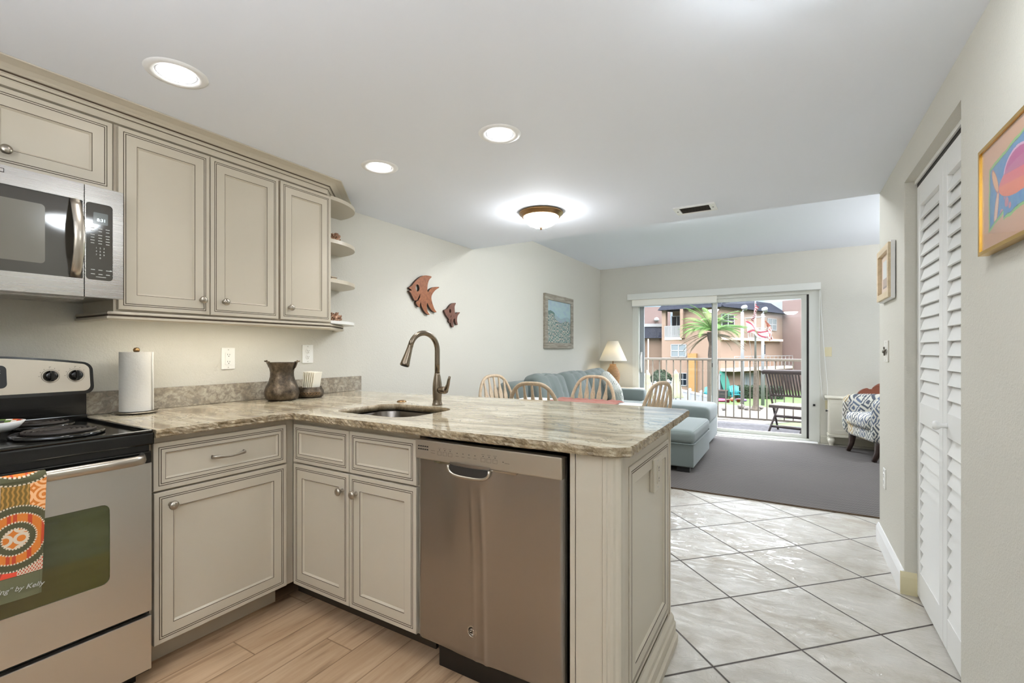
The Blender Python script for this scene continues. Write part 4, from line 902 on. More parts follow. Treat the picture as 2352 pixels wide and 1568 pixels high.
def counter():
    bm = NEW(); levels = [(.920, 0), (.9165, .0015), (.909, .003), (.901, .002), (.8945, .003), (.890, -.001)]; rings = []
    for li, (z, o) in enumerate(levels):
        ring = []
        for (p, rough, d) in loop:
            nrm = Vector((d.y, -d.x)); j = (rnd.uniform(-.0028, .0028) if rough else 0)*(1 if li not in (0,) else .7)
            q = p+nrm*((o if rough else 0)+j); ring.append(bm.verts.new((q.x, q.y, z+(rnd.uniform(-.0009, .0009) if rough and 0 < li < 5 else 0))))
        rings.append(ring)
    m = len(loop)
    for A, B in zip(rings, rings[1:]):
        for k in range(m): bm.faces.new((A[k], B[k], B[(k+1) % m], A[(k+1) % m])).material_index = 1
    h0 = [bm.verts.new((p[0], p[1], .920)) for p in hole]; h1 = [bm.verts.new((p[0], p[1], .890)) for p in hole]
    for k in range(len(hole)): f = bm.faces.new((h0[k], h0[(k+1) % len(hole)], h1[(k+1) % len(hole)], h1[k])); f.material_index = 1; f.smooth = True
    bm.edges.ensure_lookup_table()
    def fill(A, H):
        es = []
        for Lp in (A, H):
            for k in range(len(Lp)): es.append(bm.edges.get((Lp[k], Lp[(k+1) % len(Lp)])))
        bmesh.ops.triangle_fill(bm, use_beauty=True, use_dissolve=False, edges=es)
    fill(rings[0], h0); fill(rings[-1], h1); return bm
one('countertop', counter(), ['granite', 'granite_edge'], 'L shaped beige veined granite countertop with rough chiselled edge and sink opening', 'countertop', (-1.6, 1.6, .89))
bm = NEW(); box(bm, XL+.001, XL+.021, .777, 2.318, .921, 1.022, bev=.0015); one('backsplash', bm, 'granite_splash', 'low strip of veined granite standing on the countertop along the wall', 'backsplash', (XL+.01, 1.55, .921))
# sink bowl
t = thing('sink', 'undermount stainless steel sink bowl set below the countertop', 'sink', (-1.62, 1.63, .69))
bm = NEW(); lv = [(.006, .8885), (-.0, .8885), (.004, .88), (.008, .74), (.02, .705), (.06, .69), (.17, .686)]; rs = []
for o, z in lv:
    q = rrect(-1.868+o, -1.382-o, 1.431+o, 1.821-o, max(.01, .105-o*.5), 7); rs.append([bm.verts.new((p[0], p[1], z)) for p in q])
for A, B in zip(rs, rs[1:]):
    for k in range(len(A)): f = bm.faces.new((A[k], A[(k+1) % len(A)], B[(k+1) % len(A)], B[k])); f.smooth = True
bm.faces.new(rs[-1]); obj('bowl', bm, 'sink_steel', t)
bm = NEW(); lathe(bm, [(0, .002), (.03, .002), (.042, .004), (.045, .001)], (-1.625, 1.63, .6862), (0, 0, 1), 24); obj('drain', bm, 'chrome', t, True)
t = thing('air_switch', 'small round bronze push button on the countertop behind the sink', 'button', (-1.85, 1.90, .9205))
bm = NEW(); lathe(bm, [(0, .009), (.015, .009), (.019, .007), (.024, .005), (.026, .002), (.026, 0)], (-1.85, 1.9, .9205), (0, 0, 1), 24); obj('button', bm, 'bronze', t, True)
# faucet
FX, FY = -1.582, 1.885
t = thing('faucet', 'tall brushed nickel gooseneck pull-down faucet behind the sink', 'faucet', (FX, FY, .9205))
bm = NEW(); lathe(bm, [(0, 0), (.027, 0), (.026, .006), (.023, .014), (.0225, .03), (.024, .06), (.0245, .09), (.023, .115), (.019, .14), (.0155, .158), (.0145, .165), (0, .165)], (FX, FY, .9205), (0, 0, 1), 32); bd = obj('body', bm, 'faucet_nickel', t, True)
ar = .088; ztop = 1.205; pts = [(FX, FY, 1.08), (FX, FY, 1.14)]
dirv = Vector((-.16, -1, 0)).normalized()
for a in range(0, 166, 11):
    off = dirv*(ar-ar*math.cos(R(a))); pts.append((FX+off.x, FY+off.y, ztop+ar*math.sin(R(a))))
bm = NEW(); tube(bm, pts, .0135, 16); obj('gooseneck', bm, 'faucet_nickel', t, True)
p0 = Vector(pts[-1]); dn = (Vector(pts[-1])-Vector(pts[-2])).normalized()
bm = NEW(); lathe(bm, [(.0135, -.002), (.0143, 0), (.0143, .004), (.0135, .006), (.0145, .02), (.0185, .06), (.0225, .092), (.0235, .1), (.022, .104), (.0, .104)], p0, dn, 24); sh = obj('spray_head', bm, 'faucet_nickel', t, True)
bm = NEW(); lathe(bm, [(0, .1052), (.0195, .1052)], p0, dn, 20); obj('nozzle', bm, 'rubber', sh)
bm = NEW(); hd = Vector((.93, -.12, 0)).normalized(); q = Vector((FX, FY, 1.0))
tube(bm, [q+hd*.005, q+hd*.03, q+hd*.055, q+hd*.066], [.018, .0185, .0195, .017], 16)
tube(bm, [q+hd*.05+Vector((0, 0, -.004)), q+hd*.068+Vector((0, 0, .008)), q+hd*.08+Vector((0, 0, .03)), q+hd*.086+Vector((0, 0, .055)), q+hd*.093+Vector((0, 0, .072))], [.014, .0125, .009, .0075, .0062], 12); obj('lever', bm, 'faucet_nickel', t, True)

# ------------------------------------------------------------------ things on the counter
px_, py_ = -2.55, .938
t = thing('paper_towel_holder', 'upright chrome paper towel holder with a round wire base on the counter beside the range', 'holder', (px_, py_, .9205))
bm = NEW(); lathe(bm, [(0, .002), (.07, .002), (.078, .004), (.082, .008), (.078, .0105), (.07, .006), (0, .005)], (px_, py_, .9205), (0, 0, 1), 36); obj('base', bm, 'nickel', t, True)
bm = NEW(); tube(bm, [(px_, py_, .923), (px_, py_, 1.205)], .006, 10); lathe(bm, [(.006, 0), (.011, .004), (.013, .012), (.009, .02), (0, .023)], (px_, py_, 1.196), (0, 0, 1), 16); obj('rod', bm, 'bronze', t, True)
bm = NEW(); n = 64; zz = (.9325, 1.198)
def prl(th): return .0625-(.0018 if th > 6.0 else 0)+.0004*math.sin(th*3)
A = [bm.verts.new((px_+prl(2*math.pi*k/n)*math.cos(2*math.pi*k/n+.9), py_+prl(2*math.pi*k/n)*math.sin(2*math.pi*k/n+.9), zz[0])) for k in range(n)]
B = [bm.verts.new((v.co.x, v.co.y, zz[1])) for v in A]
Ai = [bm.verts.new((px_+.019*math.cos(2*math.pi*k/n+.9), py_+.019*math.sin(2*math.pi*k/n+.9), zz[0])) for k in range(n)]; Bi = [bm.verts.new((v.co.x, v.co.y, zz[1])) for v in Ai]
for k in range(n):
    q = (k+1) % n
    for f in ((A[k], A[q], B[q], B[k]), (B[k], B[q], Bi[q], Bi[k]), (A[k], Ai[k], Ai[q], A[q]), (Ai[k], Bi[k], Bi[q], Ai[q])): bm.faces.new(f)
rt = one('paper_towel_roll', bm, 'towel_paper', 'full white paper towel roll standing on the chrome holder', 'paper towels', (px_, py_, .9325))
bm = NEW(); a = R(42); tube(bm, [(px_+.064*math.cos(a), py_+.064*math.sin(a), .934), (px_+.064*math.cos(a), py_+.064*math.sin(a), 1.197)], .0022, 6); obj('loose_edge', bm, 'towel_paper', rt)
vx, vy = -2.505, 1.615
t = thing('copper_vase', 'tarnished hammered copper vessel with flared rim and side lugs against the backsplash', 'vase', (vx, vy, .9205))
bm = NEW(); lathe(bm, [(0, 0), (.07, 0), (.084, .008), (.092, .035), (.091, .055), (.083, .08), (.07, .108), (.063, .135), (.062, .16), (.067, .185), (.08, .212), (.083, .216), (.079, .214), (.065, .187), (.059, .16), (.06, .135), (.068, .1), (.08, .06), (.07, .01), (0, .01)], (vx, vy, .9205), (0, 0, 1), 40); obj('body', bm, 'old_copper', t, True)
for s in (-1, 1):
    bm = NEW(); d = Vector((math.cos(R(30)), math.sin(R(30)), 0))*s; c = Vector((vx, vy, .9205))
    tube(bm, [c+d*.064+Vector((0, 0, .175)), c+d*.076+Vector((0, 0, .19)), c+d*.084+Vector((0, 0, .212)), c+d*.09+Vector((0, 0, .228))], [.003, .0045, .005, .004], 8); tube(bm, [c+d*.072+Vector((0, 0, .217)), c+d*.102+Vector((0, 0, .223))], .004, 8); obj('lug', bm, 'old_copper', t, True)
bwx, bwy = -2.51, 1.80
t = thing('metal_bowl', 'low engraved dark metal bowl holding white napkins beside the copper vessel', 'bowl', (bwx, bwy, .9205))
bm = NEW(); lathe(bm, [(0, 0), (.062, 0), (.074, .006), (.08, .024), (.077, .042), (.068, .056), (.07, .064), (.067, .064), (.064, .056), (.072, .04), (.072, .02), (.06, .006), (0, .006)], (bwx, bwy, .9205), (0, 0, 1), 36); obj('bowl', bm, 'old_copper', t, True)
bm = NEW()
for k in range(7):
    a = R(-70+k*12); c = Vector((bwx+.0808*math.cos(a), bwy+.0808*math.sin(a), .9205+.028)); tube(bm, [c+Vector((0, 0, .008*math.sin(R(b))))+Vector((-math.sin(a), math.cos(a), 0))*.0065*math.cos(R(b)) for b in range(0, 361, 40)], .0011, 5)
obj('engraving', bm, 'bronze', t)
for k in range(6):
    bm = NEW(); rz = R(28); d = Vector((math.cos(R(118)), math.sin(R(118)), 0)); c = Vector((bwx, bwy, 0))+Vector((math.cos(R(28)), math.sin(R(28)), 0))*(-.026+k*.0105)
    M = Matrix.Translation((c.x, c.y, .929+k*.0006)) @ Matrix.Rotation(R(28), 4, 'Z') @ Matrix.Rotation(R(4+k*1.2), 4, 'Y')
    box(bm, -.0035, .0035, -.047, .047, 0, .148-k*.001, bev=.0015); bm.transform(M)
    one('napkin', bm, 'napkin_paper', 'folded white paper napkin standing upright in the dark metal bowl', 'napkin', (c.x, c.y, .929), 'napkins in the metal bowl')
# barnacle clusters and small box on the open shelves
def barnacles(name, label, cx, cy, z, s, seed):
    r = random.Random(seed); bm = NEW()
    def cone(p, d, R0, R1, L):
        lathe(bm, [(R0*.9, -L*.2), (R0, 0), (R1*1.05, L*.75), (R1, L), (R1*.72, L*.97), (R1*.6, L*.45), (0, L*.4)], p, d, 9)
        fs = bm.faces[:]
        for f in fs[-18:]: f.material_index = 1
    lathe(bm, [(0, 0), (s*.8, 0), (s*.85, s*.5), (s*.6, s*1.15), (0, s*1.3)], (cx, cy, z), (0, 0, 1), 10)
    for k in range(46):
        a = r.uniform(0, 6.283); h = r.uniform(.05, 1.0); d = Vector((math.cos(a)*(1.15-h*.7), math.sin(a)*(1.15-h*.7), h*1.1-.1)).normalized()
        p = Vector((cx, cy, z+s*.35))+Vector((d.x*s*.75, d.y*s*.75, max(-.2, d.z)*s*.8)); cone(p, d, s*r.uniform(.15, .24), s*r.uniform(.1, .17), s*r.uniform(.3, .5))
    lo = min(v.co.z for v in bm.verts)
    for v in bm.verts: v.co.z += z-lo
    return one(name, bm, ['barnacle_shell', 'dark_slot'], label, 'shell decoration', (cx, cy, z), 'barnacle shell clusters', True)
barnacles('barnacle_cluster', 'cluster of brown barnacle shells on the upper open end shelf', -2.40, 1.893, 1.8725, .034, 3)
barnacles('barnacle_cluster', 'cluster of brown barnacle shells on the bottom open end shelf', -2.41, 1.903, 1.3845, .036, 8)
bm = NEW(); box(bm, -2.44, -2.39, 1.86, 1.90, 1.6345, 1.656, bev=.003); bx1 = one('trinket_box', bm, 'pale_frame', 'tiny tan trinket box on the middle open end shelf', 'box', (-2.415, 1.88, 1.6345))
bm = NEW(); box(bm, -2.442, -2.388, 1.858, 1.902, 1.648, 1.651); obj('lid_line', bm, 'dark_wood', bx1)
# ------------------------------------------------------------------ things on the walls
from mathutils import noise as MN
def cutout(name, outline, holes, fn, t0, t1, mats, label, cat, loc, group):
    bm = NEW(); loops = [outline]+holes; F, B = [], []
    for L in loops:
        a = [bm.verts.new(fn(p[0], p[1], t0)) for p in L]; b = [bm.verts.new(fn(p[0], p[1], t1)) for p in L]
        for k in range(len(L)): bm.faces.new((a[k], a[(k+1) % len(L)], b[(k+1) % len(L)], b[k])).material_index = 1
        B.append(a); F.append(b)
    for S in (F, B):
        es = [bm.edges.get((L[k], L[(k+1) % len(L)])) for L in S for k in range(len(L))]
        bmesh.ops.triangle_fill(bm, use_beauty=True, use_dissolve=False, edges=es)
    return one(name, bm, mats, label, cat, loc, group)
def smooth_loop(P, n=4):
    out = []; m = len(P)
    for i in range(m):
        p0, p1, p2, p3 = [Vector(P[(i+k) % m]) for k in (-1, 0, 1, 2)]
        d1, d2 = (p1-p0), (p2-p1)
        for j in range(n):
            t = j/n; q = .5*((2*p1)+(p2-p0)*t+(2*p0-5*p1+4*p2-p3)*t*t+(3*p1-p0-3*p2+p3)*t**3); out.append((q.x, q.y))
    return out
F1 = [(2.799, 1.712), (2.829, 1.729), (2.874, 1.773), (2.925, 1.812), (2.977, 1.835), (3.031, 1.842), (3.077, 1.838), (3.047, 1.81), (3.029, 1.775), (3.022, 1.731), (3.029, 1.702), (3.058, 1.731), (3.108, 1.753), (3.18, 1.761), (3.125, 1.728), (3.086, 1.69), (3.073, 1.656), (3.086, 1.613), (3.114, 1.564), (3.142, 1.538), (3.097, 1.54), (3.053, 1.57), (3.02, 1.609), (3.015, 1.571), (3.026, 1.535), (3.051, 1.51), (3.009, 1.516), (2.972, 1.546), (2.946, 1.583), (2.941, 1.609), (2.93, 1.589), (2.927, 1.566), (2.904, 1.572), (2.882, 1.597), (2.889, 1.62), (2.866, 1.615), (2.839, 1.647), (2.819, 1.673), (2.801, 1.688), (2.834, 1.695)]
F2 = [(3.253, 1.564), (3.295, 1.581), (3.331, 1.615), (3.369, 1.636), (3.417, 1.642), (3.4, 1.613), (3.4, 1.578), (3.409, 1.543), (3.438, 1.557), (3.48, 1.56), (3.451, 1.534), (3.438, 1.51), (3.435, 1.478), (3.445, 1.443), (3.419, 1.449), (3.403, 1.484), (3.406, 1.498), (3.384, 1.491), (3.379, 1.459), (3.384, 1.418), (3.356, 1.427), (3.344, 1.461), (3.35, 1.493), (3.338, 1.48), (3.335, 1.453), (3.313, 1.471), (3.317, 1.487), (3.283, 1.515), (3.259, 1.544)]
yz = lambda y, z, x: (x, y, z)
eye = lambda cy, cz, a, b: [(cy+a*math.cos(R(k*30)), cz+b*math.sin(R(k*30))) for k in range(12)]
cutout('wall_fish', smooth_loop(F1, 3), [eye(2.900, 1.722, .023, .030), [(2.934, 1.680), (2.928, 1.645), (2.909, 1.619), (2.884, 1.607), (2.903, 1.632), (2.918, 1.655)]], yz, XL+.003, XL+.026, ['fish_wood', 'fish_edge'], 'larger brown carved wooden angelfish hanging on the wall above the faucet', 'wall decoration', (XL, 2.98, 1.68), 'wooden fish on the wall')
cutout('wall_fish', smooth_loop(F2, 3), [eye(3.332, 1.563, .013, .019), [(3.354, 1.536), (3.349, 1.512), (3.334, 1.495), (3.342, 1.515)]], yz, XL+.003, XL+.024, ['fish_wood_dark', 'fish_edge'], 'smaller dark wooden angelfish hanging on the wall behind the larger one', 'wall decoration', (XL, 3.36, 1.53), 'wooden fish on the wall')
def frame4(bm, fn, a0, a1, b0, b1, wd, t0, t1):
    for q in ((a0, a1, b0, b0+wd), (a0, a1, b1-wd, b1), (a0, a0+wd, b0+wd, b1-wd), (a1-wd, a1, b0+wd, b1-wd)):
        prism(bm, [(q[0], q[2]), (q[1], q[2]), (q[1], q[3]), (q[0], q[3])], fn, t0, t1)
t = thing('seascape_painting', 'framed painting of pale dune grass under a teal sky above the sofa', 'painting', (XL, 5.67, 1.58))
bm = NEW(); frame4(bm, yz, 5.232, 6.115, 1.232, 1.93, .075, XL+.002, XL+.032); obj('frame', bm, ['weathered'], t)
def dunes(u, v):
    p = Vector((u*7, v*9, 2)); n = MN.noise(p*1.4); g = MN.noise(Vector((u*60+v*12, v*26, 0))); h = .73-.16*u+.05*math.sin(u*9)
    if v > h: return (150+int(18*v)+int(10*n), 186+int(14*n), 192)
    if v > h-.10 and u > .3: return (150, 168+int(14*n), 176)
    if v > h-.06: return (96, 122, 116)
    f = g+.5*MN.noise(Vector((u*120, v*50, 3)))
    if f > .28: return (206, 182, 168)
    if f > .05: return (170, 176, 164)
    if f > -.2: return (124, 150, 146)
    return (66, 96, 98)
colour_grid(lambda u, v: (XL+.018, 5.305+.737*u, 1.305+.552*v), 150, 120, dunes, 'canvas', 'paint_canvas', t)
t = thing('small_picture', 'small pale framed print on the right wall above the switch plate', 'picture', (XR, 3.37, 1.64))
nyz = lambda y, z, x: (XR-x, y, z)
bm = NEW(); frame4(bm, nyz, 3.185, 3.555, 1.495, 1.79, .035, .004, .034); obj('frame', bm, 'pale_frame', t)
bm = NEW(); frame4(bm, nyz, 3.178, 3.562, 1.488, 1.797, .014, .004, .022); obj('frame_lip', bm, 'white_trim', t)
colour_grid(lambda u, v: (XR-.015, 3.52-.30*u, 1.53+.225*v), 40, 40, lambda u, v: (214, 196, 180) if abs(u-.5) > .34 or abs(v-.5) > .36 else ((176, 160, 150) if v < .4 else (206, 208, 206)) if v > .2 else (150, 138, 132), 'print', 'paint_canvas', t)
t = thing('fish_picture', 'gold framed print of a bright pink and orange fish on the near right wall', 'picture', (XR, 1.60, 1.62))
bm = NEW(); frame4(bm, nyz, 1.36, 1.822, 1.472, 1.768, .010, .003, .026); obj('frame', bm, 'gold', t)
def fishart(u, v):
    y, z = 1.812-.444*u, 1.482+.276*v
    n = MN.noise(Vector((y*30, z*30, 0)))*.004
    def el(cy, cz, a, b, rot=0):
        dy, dz = y-cy, z-cz; c, s_ = math.cos(rot), math.sin(rot); return ((dy*c+dz*s_)/a)**2+((-dy*s_+dz*c)/b)**2
    L, T, B_, Rr = 1.757+n-(z-1.6)*.03, 1.694+n+(1.757-y)*.12, 1.531+n+(1.757-y)*.30*(1 if y > 1.66 else .3), 1.372
    ins = min(L-y, T-z, z-B_, y-Rr)
    if ins < -.004: return (226, 176, 144)
    if ins < .003: return (150, 206, 120)
    if ins < .005: return (86, 140, 120)
    if el(1.715, 1.652, .0135, .042, -.55) < 1: return (250, 186, 130) if el(1.715, 1.652, .011, .036, -.55) < 1 else (200, 110, 110)
    if el(1.707, 1.578, .0125, .048, .28) < 1: return (250, 206, 176) if el(1.707, 1.578, .0095, .042, .28) < 1 else (206, 110, 110)
    if el(1.555, 1.625, .135, .042) < 1:
        f = (z-1.59)/.07+(1.68-y)*1.5
        return (246, 130, 96) if f < .55 else (238, 112, 120) if f < .9 else (206, 110, 160)
    if z > 1.645 and el(1.575, 1.645, .085, .052) < 1: return (200, 80, 150) if el(1.575, 1.645, .078, .046) < 1 else (240, 190, 220)
    for cy, cz, r in ((1.672, 1.558, .011), (1.64, 1.578, .012), (1.655, 1.592, .004), (1.62, 1.565, .008)):
        if math.hypot(y-cy, z-cz) < r: return (216, 140, 160)
    m = MN.noise(Vector((y*60, z*60, 5)))
    return (96+int(30*m), 152+int(24*m), 204)
colour_grid(lambda u, v: (XR-.0195, 1.812-.444*u, 1.482+.276*v), 260, 160, fishart, 'print', 'paint_canvas', t)
bm = NEW(); box(bm, XR-.0225, XR-.0210, 1.370, 1.812, 1.482, 1.758); obj('glazing', bm, 'picture_glass', t)

# ------------------------------------------------------------------ dining table, chairs
t = thing('dining_table', 'white dining table behind the peninsula with four wooden chairs around it', 'table', (-1.53, 3.38, 0))
bm = NEW(); prism(bm, rrect(-2.08, -.985, 3.0, 3.77, .09, 6), lambda x, y, z: (x, y, z), .745, .776); obj('tabletop', bm, 'table_white', t)
bm = NEW(); box(bm, -1.95, -1.1, 3.1, 3.67, .66, .745); obj('apron', bm, 'chair_wood', t)
bm = NEW(); lathe(bm, [(0, .0), (.155, 0), (.15, .025), (.06, .05), (.034, .1), (.040, .3), (.036, .5), (.042, .62), (.08, .665), (0, .665)], (-1.53, 3.357, 0), (0, 0, 1), 24); obj('pedestal', bm, 'table_white', t, True)
bm = NEW(); nx = 26; ny = 14; r = random.Random(2)
G = [[bm.verts.new((-1.72+.55*i/nx+.01*math.sin(j), 3.38+.36*j/ny+.012*math.sin(i*.7), .780+.009*abs(math.sin(i*.9+j*.35))+(.010 if 11 < j else .004)*abs(math.sin(i*.45+1)))) for j in range(ny+1)] for i in range(nx+1)]
for i in range(nx):
    for j in range(ny): bm.faces.new((G[i][j], G[i+1][j], G[i+1][j+1], G[i][j+1]))
rc = bmesh.ops.extrude_face_region(bm, geom=bm.faces[:])
for v in rc['geom']:
    if isinstance(v, bmesh.types.BMVert): v.co.z -= .003
one('table_runner', bm, 'rust_cloth', 'crumpled rust red cloth lying on the white dining table', 'cloth', (-1.45, 3.55, .777), None, True)
def make_chair():
    t = thing('windsor_chair', 'chair', 'chair', (0, 0, 0), 0, 'wooden bow back chairs around the dining table')
    bm = NEW(); pts = [(.21*math.copysign(abs(math.cos(R(a)))**.75, math.cos(R(a))), .172*math.copysign(abs(math.sin(R(a)))**.8, math.sin(R(a)))) for a in range(0, 360, 10)]
    prism(bm, pts, lambda x, y, z: (x, y, z), .425, .455); lobj('seat', bm, 'chair_wood', t)
    lean = .22
    def bk(x, z): return (x, -.175-(z-.45)*lean, z)
    pts = []
    for k in range(0, 41):
        a = math.pi*k/40; pts.append(bk(.222*math.copysign(abs(math.cos(a))**.62, math.cos(a)), .45+.525*abs(math.sin(a))**.85))
    bm = NEW(); tube(bm, pts, 1.0, 10, flat=(.011, .0145), up=(0, -1, -lean)); lobj('back_bow', bm, 'chair_wood', t, True)
    for k in range(-3, 4):
        xb, xt = k*.047, k*.061; ca_ = (abs(xt)/.222)**(1/.62); zt = .45+.525*max(.0, 1-ca_*ca_)**.425-.004; bm = NEW(); prof = [(0, .008), (.2, .010), (.45, .0155), (.66, .0195), (.72, .0205), (.80, .0125), (.87, .0080), (1, .0062)]
        L = [(xb+(xt-xb)*s-wd, .45+(zt-.45)*s) for s, wd in prof]; Rr = [(xb+(xt-xb)*s+wd, .45+(zt-.45)*s) for s, wd in prof]
        prism(bm, L+Rr[::-1], lambda x, z, q: (x, -.175-(z-.45)*lean+q, z), -.005, .006); lobj('spindle', bm, 'chair_wood', t)
    for sx in (-1, 1):
        for sy in (-1, 1):
            bm = NEW(); tube(bm, [(sx*.15, sy*.13, .43), (sx*.172, sy*.155, .25), (sx*.2, sy*.19, 0)], [.015, .019, .012], 10); lobj('leg', bm, 'chair_wood', t, True)
        bm = NEW(); tube(bm, [(sx*.185, -.17, .16), (sx*.185, 0, .16), (sx*.185, .17, .16)], [.008, .013, .008], 8); lobj('stretcher', bm, 'chair_wood', t, True)
    bm = NEW(); tube(bm, [(-.185, 0, .16), (.185, 0, .16)], .01, 8); lobj('stretcher', bm, 'chair_wood', t, True)
    return t
ch0 = make_chair()
spots = [(-1.56, 3.13, 4, 'pale wooden bow back chair with its back to the peninsula, nearest to the faucet side'),
         (-1.475, 3.585, 180, 'pale wooden bow back chair on the far side of the table behind the rust cloth'),
         (-1.055, 3.44, 74, 'pale wooden bow back chair at the right end of the table, seen edge on'),
         (-2.03, 3.46, -105, 'pale wooden bow back chair at the left end of the table by the wall')]
for i, (x, y, a, lb) in enumerate(spots):
    c = ch0 if i == 0 else copy_tree(ch0)
    c.location = (x, y, 0); c.rotation_euler = (0, 0, R(a)); c['label'] = lb

# ------------------------------------------------------------------ rug, sofa, ottoman
bm = NEW(); pts = []
x0, x1, y0, y1 = -2.55, 3.0, 4.20, 7.03
for i in range(41): pts.append((x0+(x1-x0)*i/40, y0+.004*math.sin(i*.9)))
for i in range(41): pts.append((x1-(x1-x0)*i/40, y1-.02*math.sin(i*.55)-.03*math.sin(i*.21)))
prism(bm, pts, lambda x, y, z: (x, y, z), .0005, .0125, 0, 1); one('area_rug', bm, ['rug_weave', 'rug_binding'], 'large grey brown woven area rug covering the living room floor', 'rug', (0, 5.6, 0))
S_ = 'sofa_fabric'
t = thing('sofa', 'grey green sectional sofa with tufted back cushions along the left wall', 'sofa', (-2.1, 5.4, .0125))
bm = NEW(); box(bm, XL+.03, -1.80, 4.10, 6.75, .06, .30, bev=.02); box(bm, -1.80, -.85, 6.10, 6.88, .06, .30, bev=.02); obj('base', bm, S_, t)
bm = NEW(); soft_box(bm, (-2.53, 5.42, .48), (.24, 2.66, .78), 10, .3); obj('back_frame', bm, S_, t)
bm = NEW(); soft_box(bm, (-2.2, 6.68, .36), (.86, .17, .58), 10, .25); obj('armrest', bm, S_, t); bm = NEW(); soft_box(bm, (-2.2, 4.17, .36), (.86, .17, .58), 10, .25); obj('armrest', bm, S_, t)
for k in range(3):
    yc = 4.65+k*.785; bm = NEW(); soft_box(bm, (-2.08, yc, .39), (.66, .78, .20), 12, .3, (.0, 0, .022)); obj('seat_cushion', bm, S_, t)
bm = NEW(); soft_box(bm, (-1.32, 6.49, .40), (.96, .80, .21), 14, .3, (0, 0, .025)); obj('chaise_cushion', bm, S_, t)
def tuft(q, a):
    q = q.copy()
    if a[0] > .9 or a[2] > .9:
        for s in (-.36, .36): q.x -= .022*math.exp(-((a[1]-s)/.06)**2)*(1 if a[0] > .9 else .4); q.z -= .016*math.exp(-((a[1]-s)/.06)**2)*(1 if a[2] > .9 else 0)
        if a[0] > .9: q.x -= .02*math.exp(-((a[2]-.1)/.05)**2)*max(math.exp(-((a[1]+.36)/.1)**2), math.exp(-((a[1]-.36)/.1)**2))
    return q
for k in range(3):
    yc = 4.72+k*.72; bm = NEW(); M = Matrix.Rotation(R(-17), 3, 'Y') @ Matrix.Rotation(R(-3+3*k), 3, 'X')
    soft_box(bm, (-2.34, yc, .685), (.21, .70, .50), 28, .34, (.05, .0, .015), tuft, 0, M); obj('back_cushion', bm, S_, t)
for x, y in ((-2.55, 4.2), (-1.9, 4.2), (-2.55, 6.65), (-.95, 6.2), (-.95, 6.8)):
    bm = NEW(); box(bm, x-.035, x+.035, y-.035, y+.035, .0125, .065); obj('foot', bm, 'sofa_dark', t)
def leafprint():
    b = NB('leaf_print', rgb(224, 224, 216), .9); v = b.coord(scale=(9, 9, 9)); n = b.noise(v, 1.2, 3, .5, 1.6); w_ = b.n('ShaderNodeTexWave'); w_.inputs['Scale'].default_value = 1.3; w_.inputs['Distortion'].default_value = 6; b.l(v, w_.inputs['Vector'])
    f = b.ramp(b.math('MULTIPLY', w_.outputs['Fac'], n.outputs['Fac']), [(0.22, (0, 0, 0, 1)), (0.27, (1, 1, 1, 1)), (0.36, (1, 1, 1, 1)), (0.40, (0, 0, 0, 1))]); b.col(b.mix(f, rgb(226, 226, 218), rgb(132, 140, 132))); MATS['leaf_print'] = b.m
leafprint()
bm = NEW(); M = Matrix.Rotation(R(35), 3, 'Z') @ Matrix.Rotation(R(-24), 3, 'Y') @ Matrix.Rotation(R(38), 3, 'X')
soft_box(bm, (-2.10, 6.20, .66), (.13, .42, .42), 14, .42, (.04, 0, 0), None, 0, M); one('throw_pillow', bm, 'leaf_print', 'white throw pillow with grey leaf print at the far end of the sofa', 'pillow', (-2.1, 6.2, .5))
t = thing('ottoman', 'large grey green upholstered ottoman at the end of the peninsula on the rug', 'ottoman', (-1.26, 5.24, .0125))
OX0, OX1, OY0, OY1 = -1.75, -.80, 4.76, 5.80
bm = NEW(); box(bm, OX0, OX1, OY0, OY1, .065, .29, bev=.012); obj('base', bm, S_, t)
bm = NEW(); soft_box(bm, ((OX0+OX1)/2, (OY0+OY1)/2, .353), (OX1-OX0+.01, OY1-OY0+.01, .135), 18, .35, (0, 0, .026)); cu = obj('cushion', bm, S_, t)
bm = NEW(); q = rrect(OX0+.012, OX1-.012, OY0+.012, OY1-.012, .05, 5)
tube(bm, [(p[0], p[1], .405) for p in q+[q[0]]], .006, 6); q = rrect(OX0-.006, OX1+.006, OY0-.006, OY1+.006, .03, 5); tube(bm, [(p[0], p[1], .292) for p in q+[q[0]]], .0055, 6); obj('piping', bm, S_, cu, True)
for x in (OX0+.1, OX1-.1):
    for y in (OY0+.06, OY1-.06):
        bm = NEW(); box(bm, x-.06, x+.06, y-.04, y+.04, .0125, .066); obj('foot', bm, 'sofa_dark', t)
# side table and lamp
t = thing('side_table', 'low cream side table in the corner behind the sofa arm', 'table', (-2.28, 7.02, .013))
bm = NEW(); box(bm, -2.64, -1.93, 6.80, 7.25, .60, .625, bev=.004); obj('tabletop', bm, 'cream_furniture', t)
bm = NEW(); box(bm, -2.60, -1.97, 6.84, 7.22, .46, .60); obj('apron', bm, 'cream_furniture', t)
for x in (-2.58, -1.99):
    for y in (6.86, 7.2): bm = NEW(); box(bm, x-.022, x+.022, y-.022, y+.022, .013, .46); obj('leg', bm, 'cream_furniture', t)
bm = NEW(); box(bm, -2.14, -2.0, 6.86, 6.98, .6255, .637, bev=.003); one('coaster', bm, 'pale_frame', 'flat pale coaster lying on the cream side table', 'coaster', (-2.07, 6.92, .6255))
lx, ly = -2.355, 6.99
t = thing('table_lamp', 'woven rattan table lamp with white cone shade in the corner', 'lamp', (lx, ly, .6255))
bm = NEW(); prof = [(0, 0), (.07, 0), (.075, .02)]
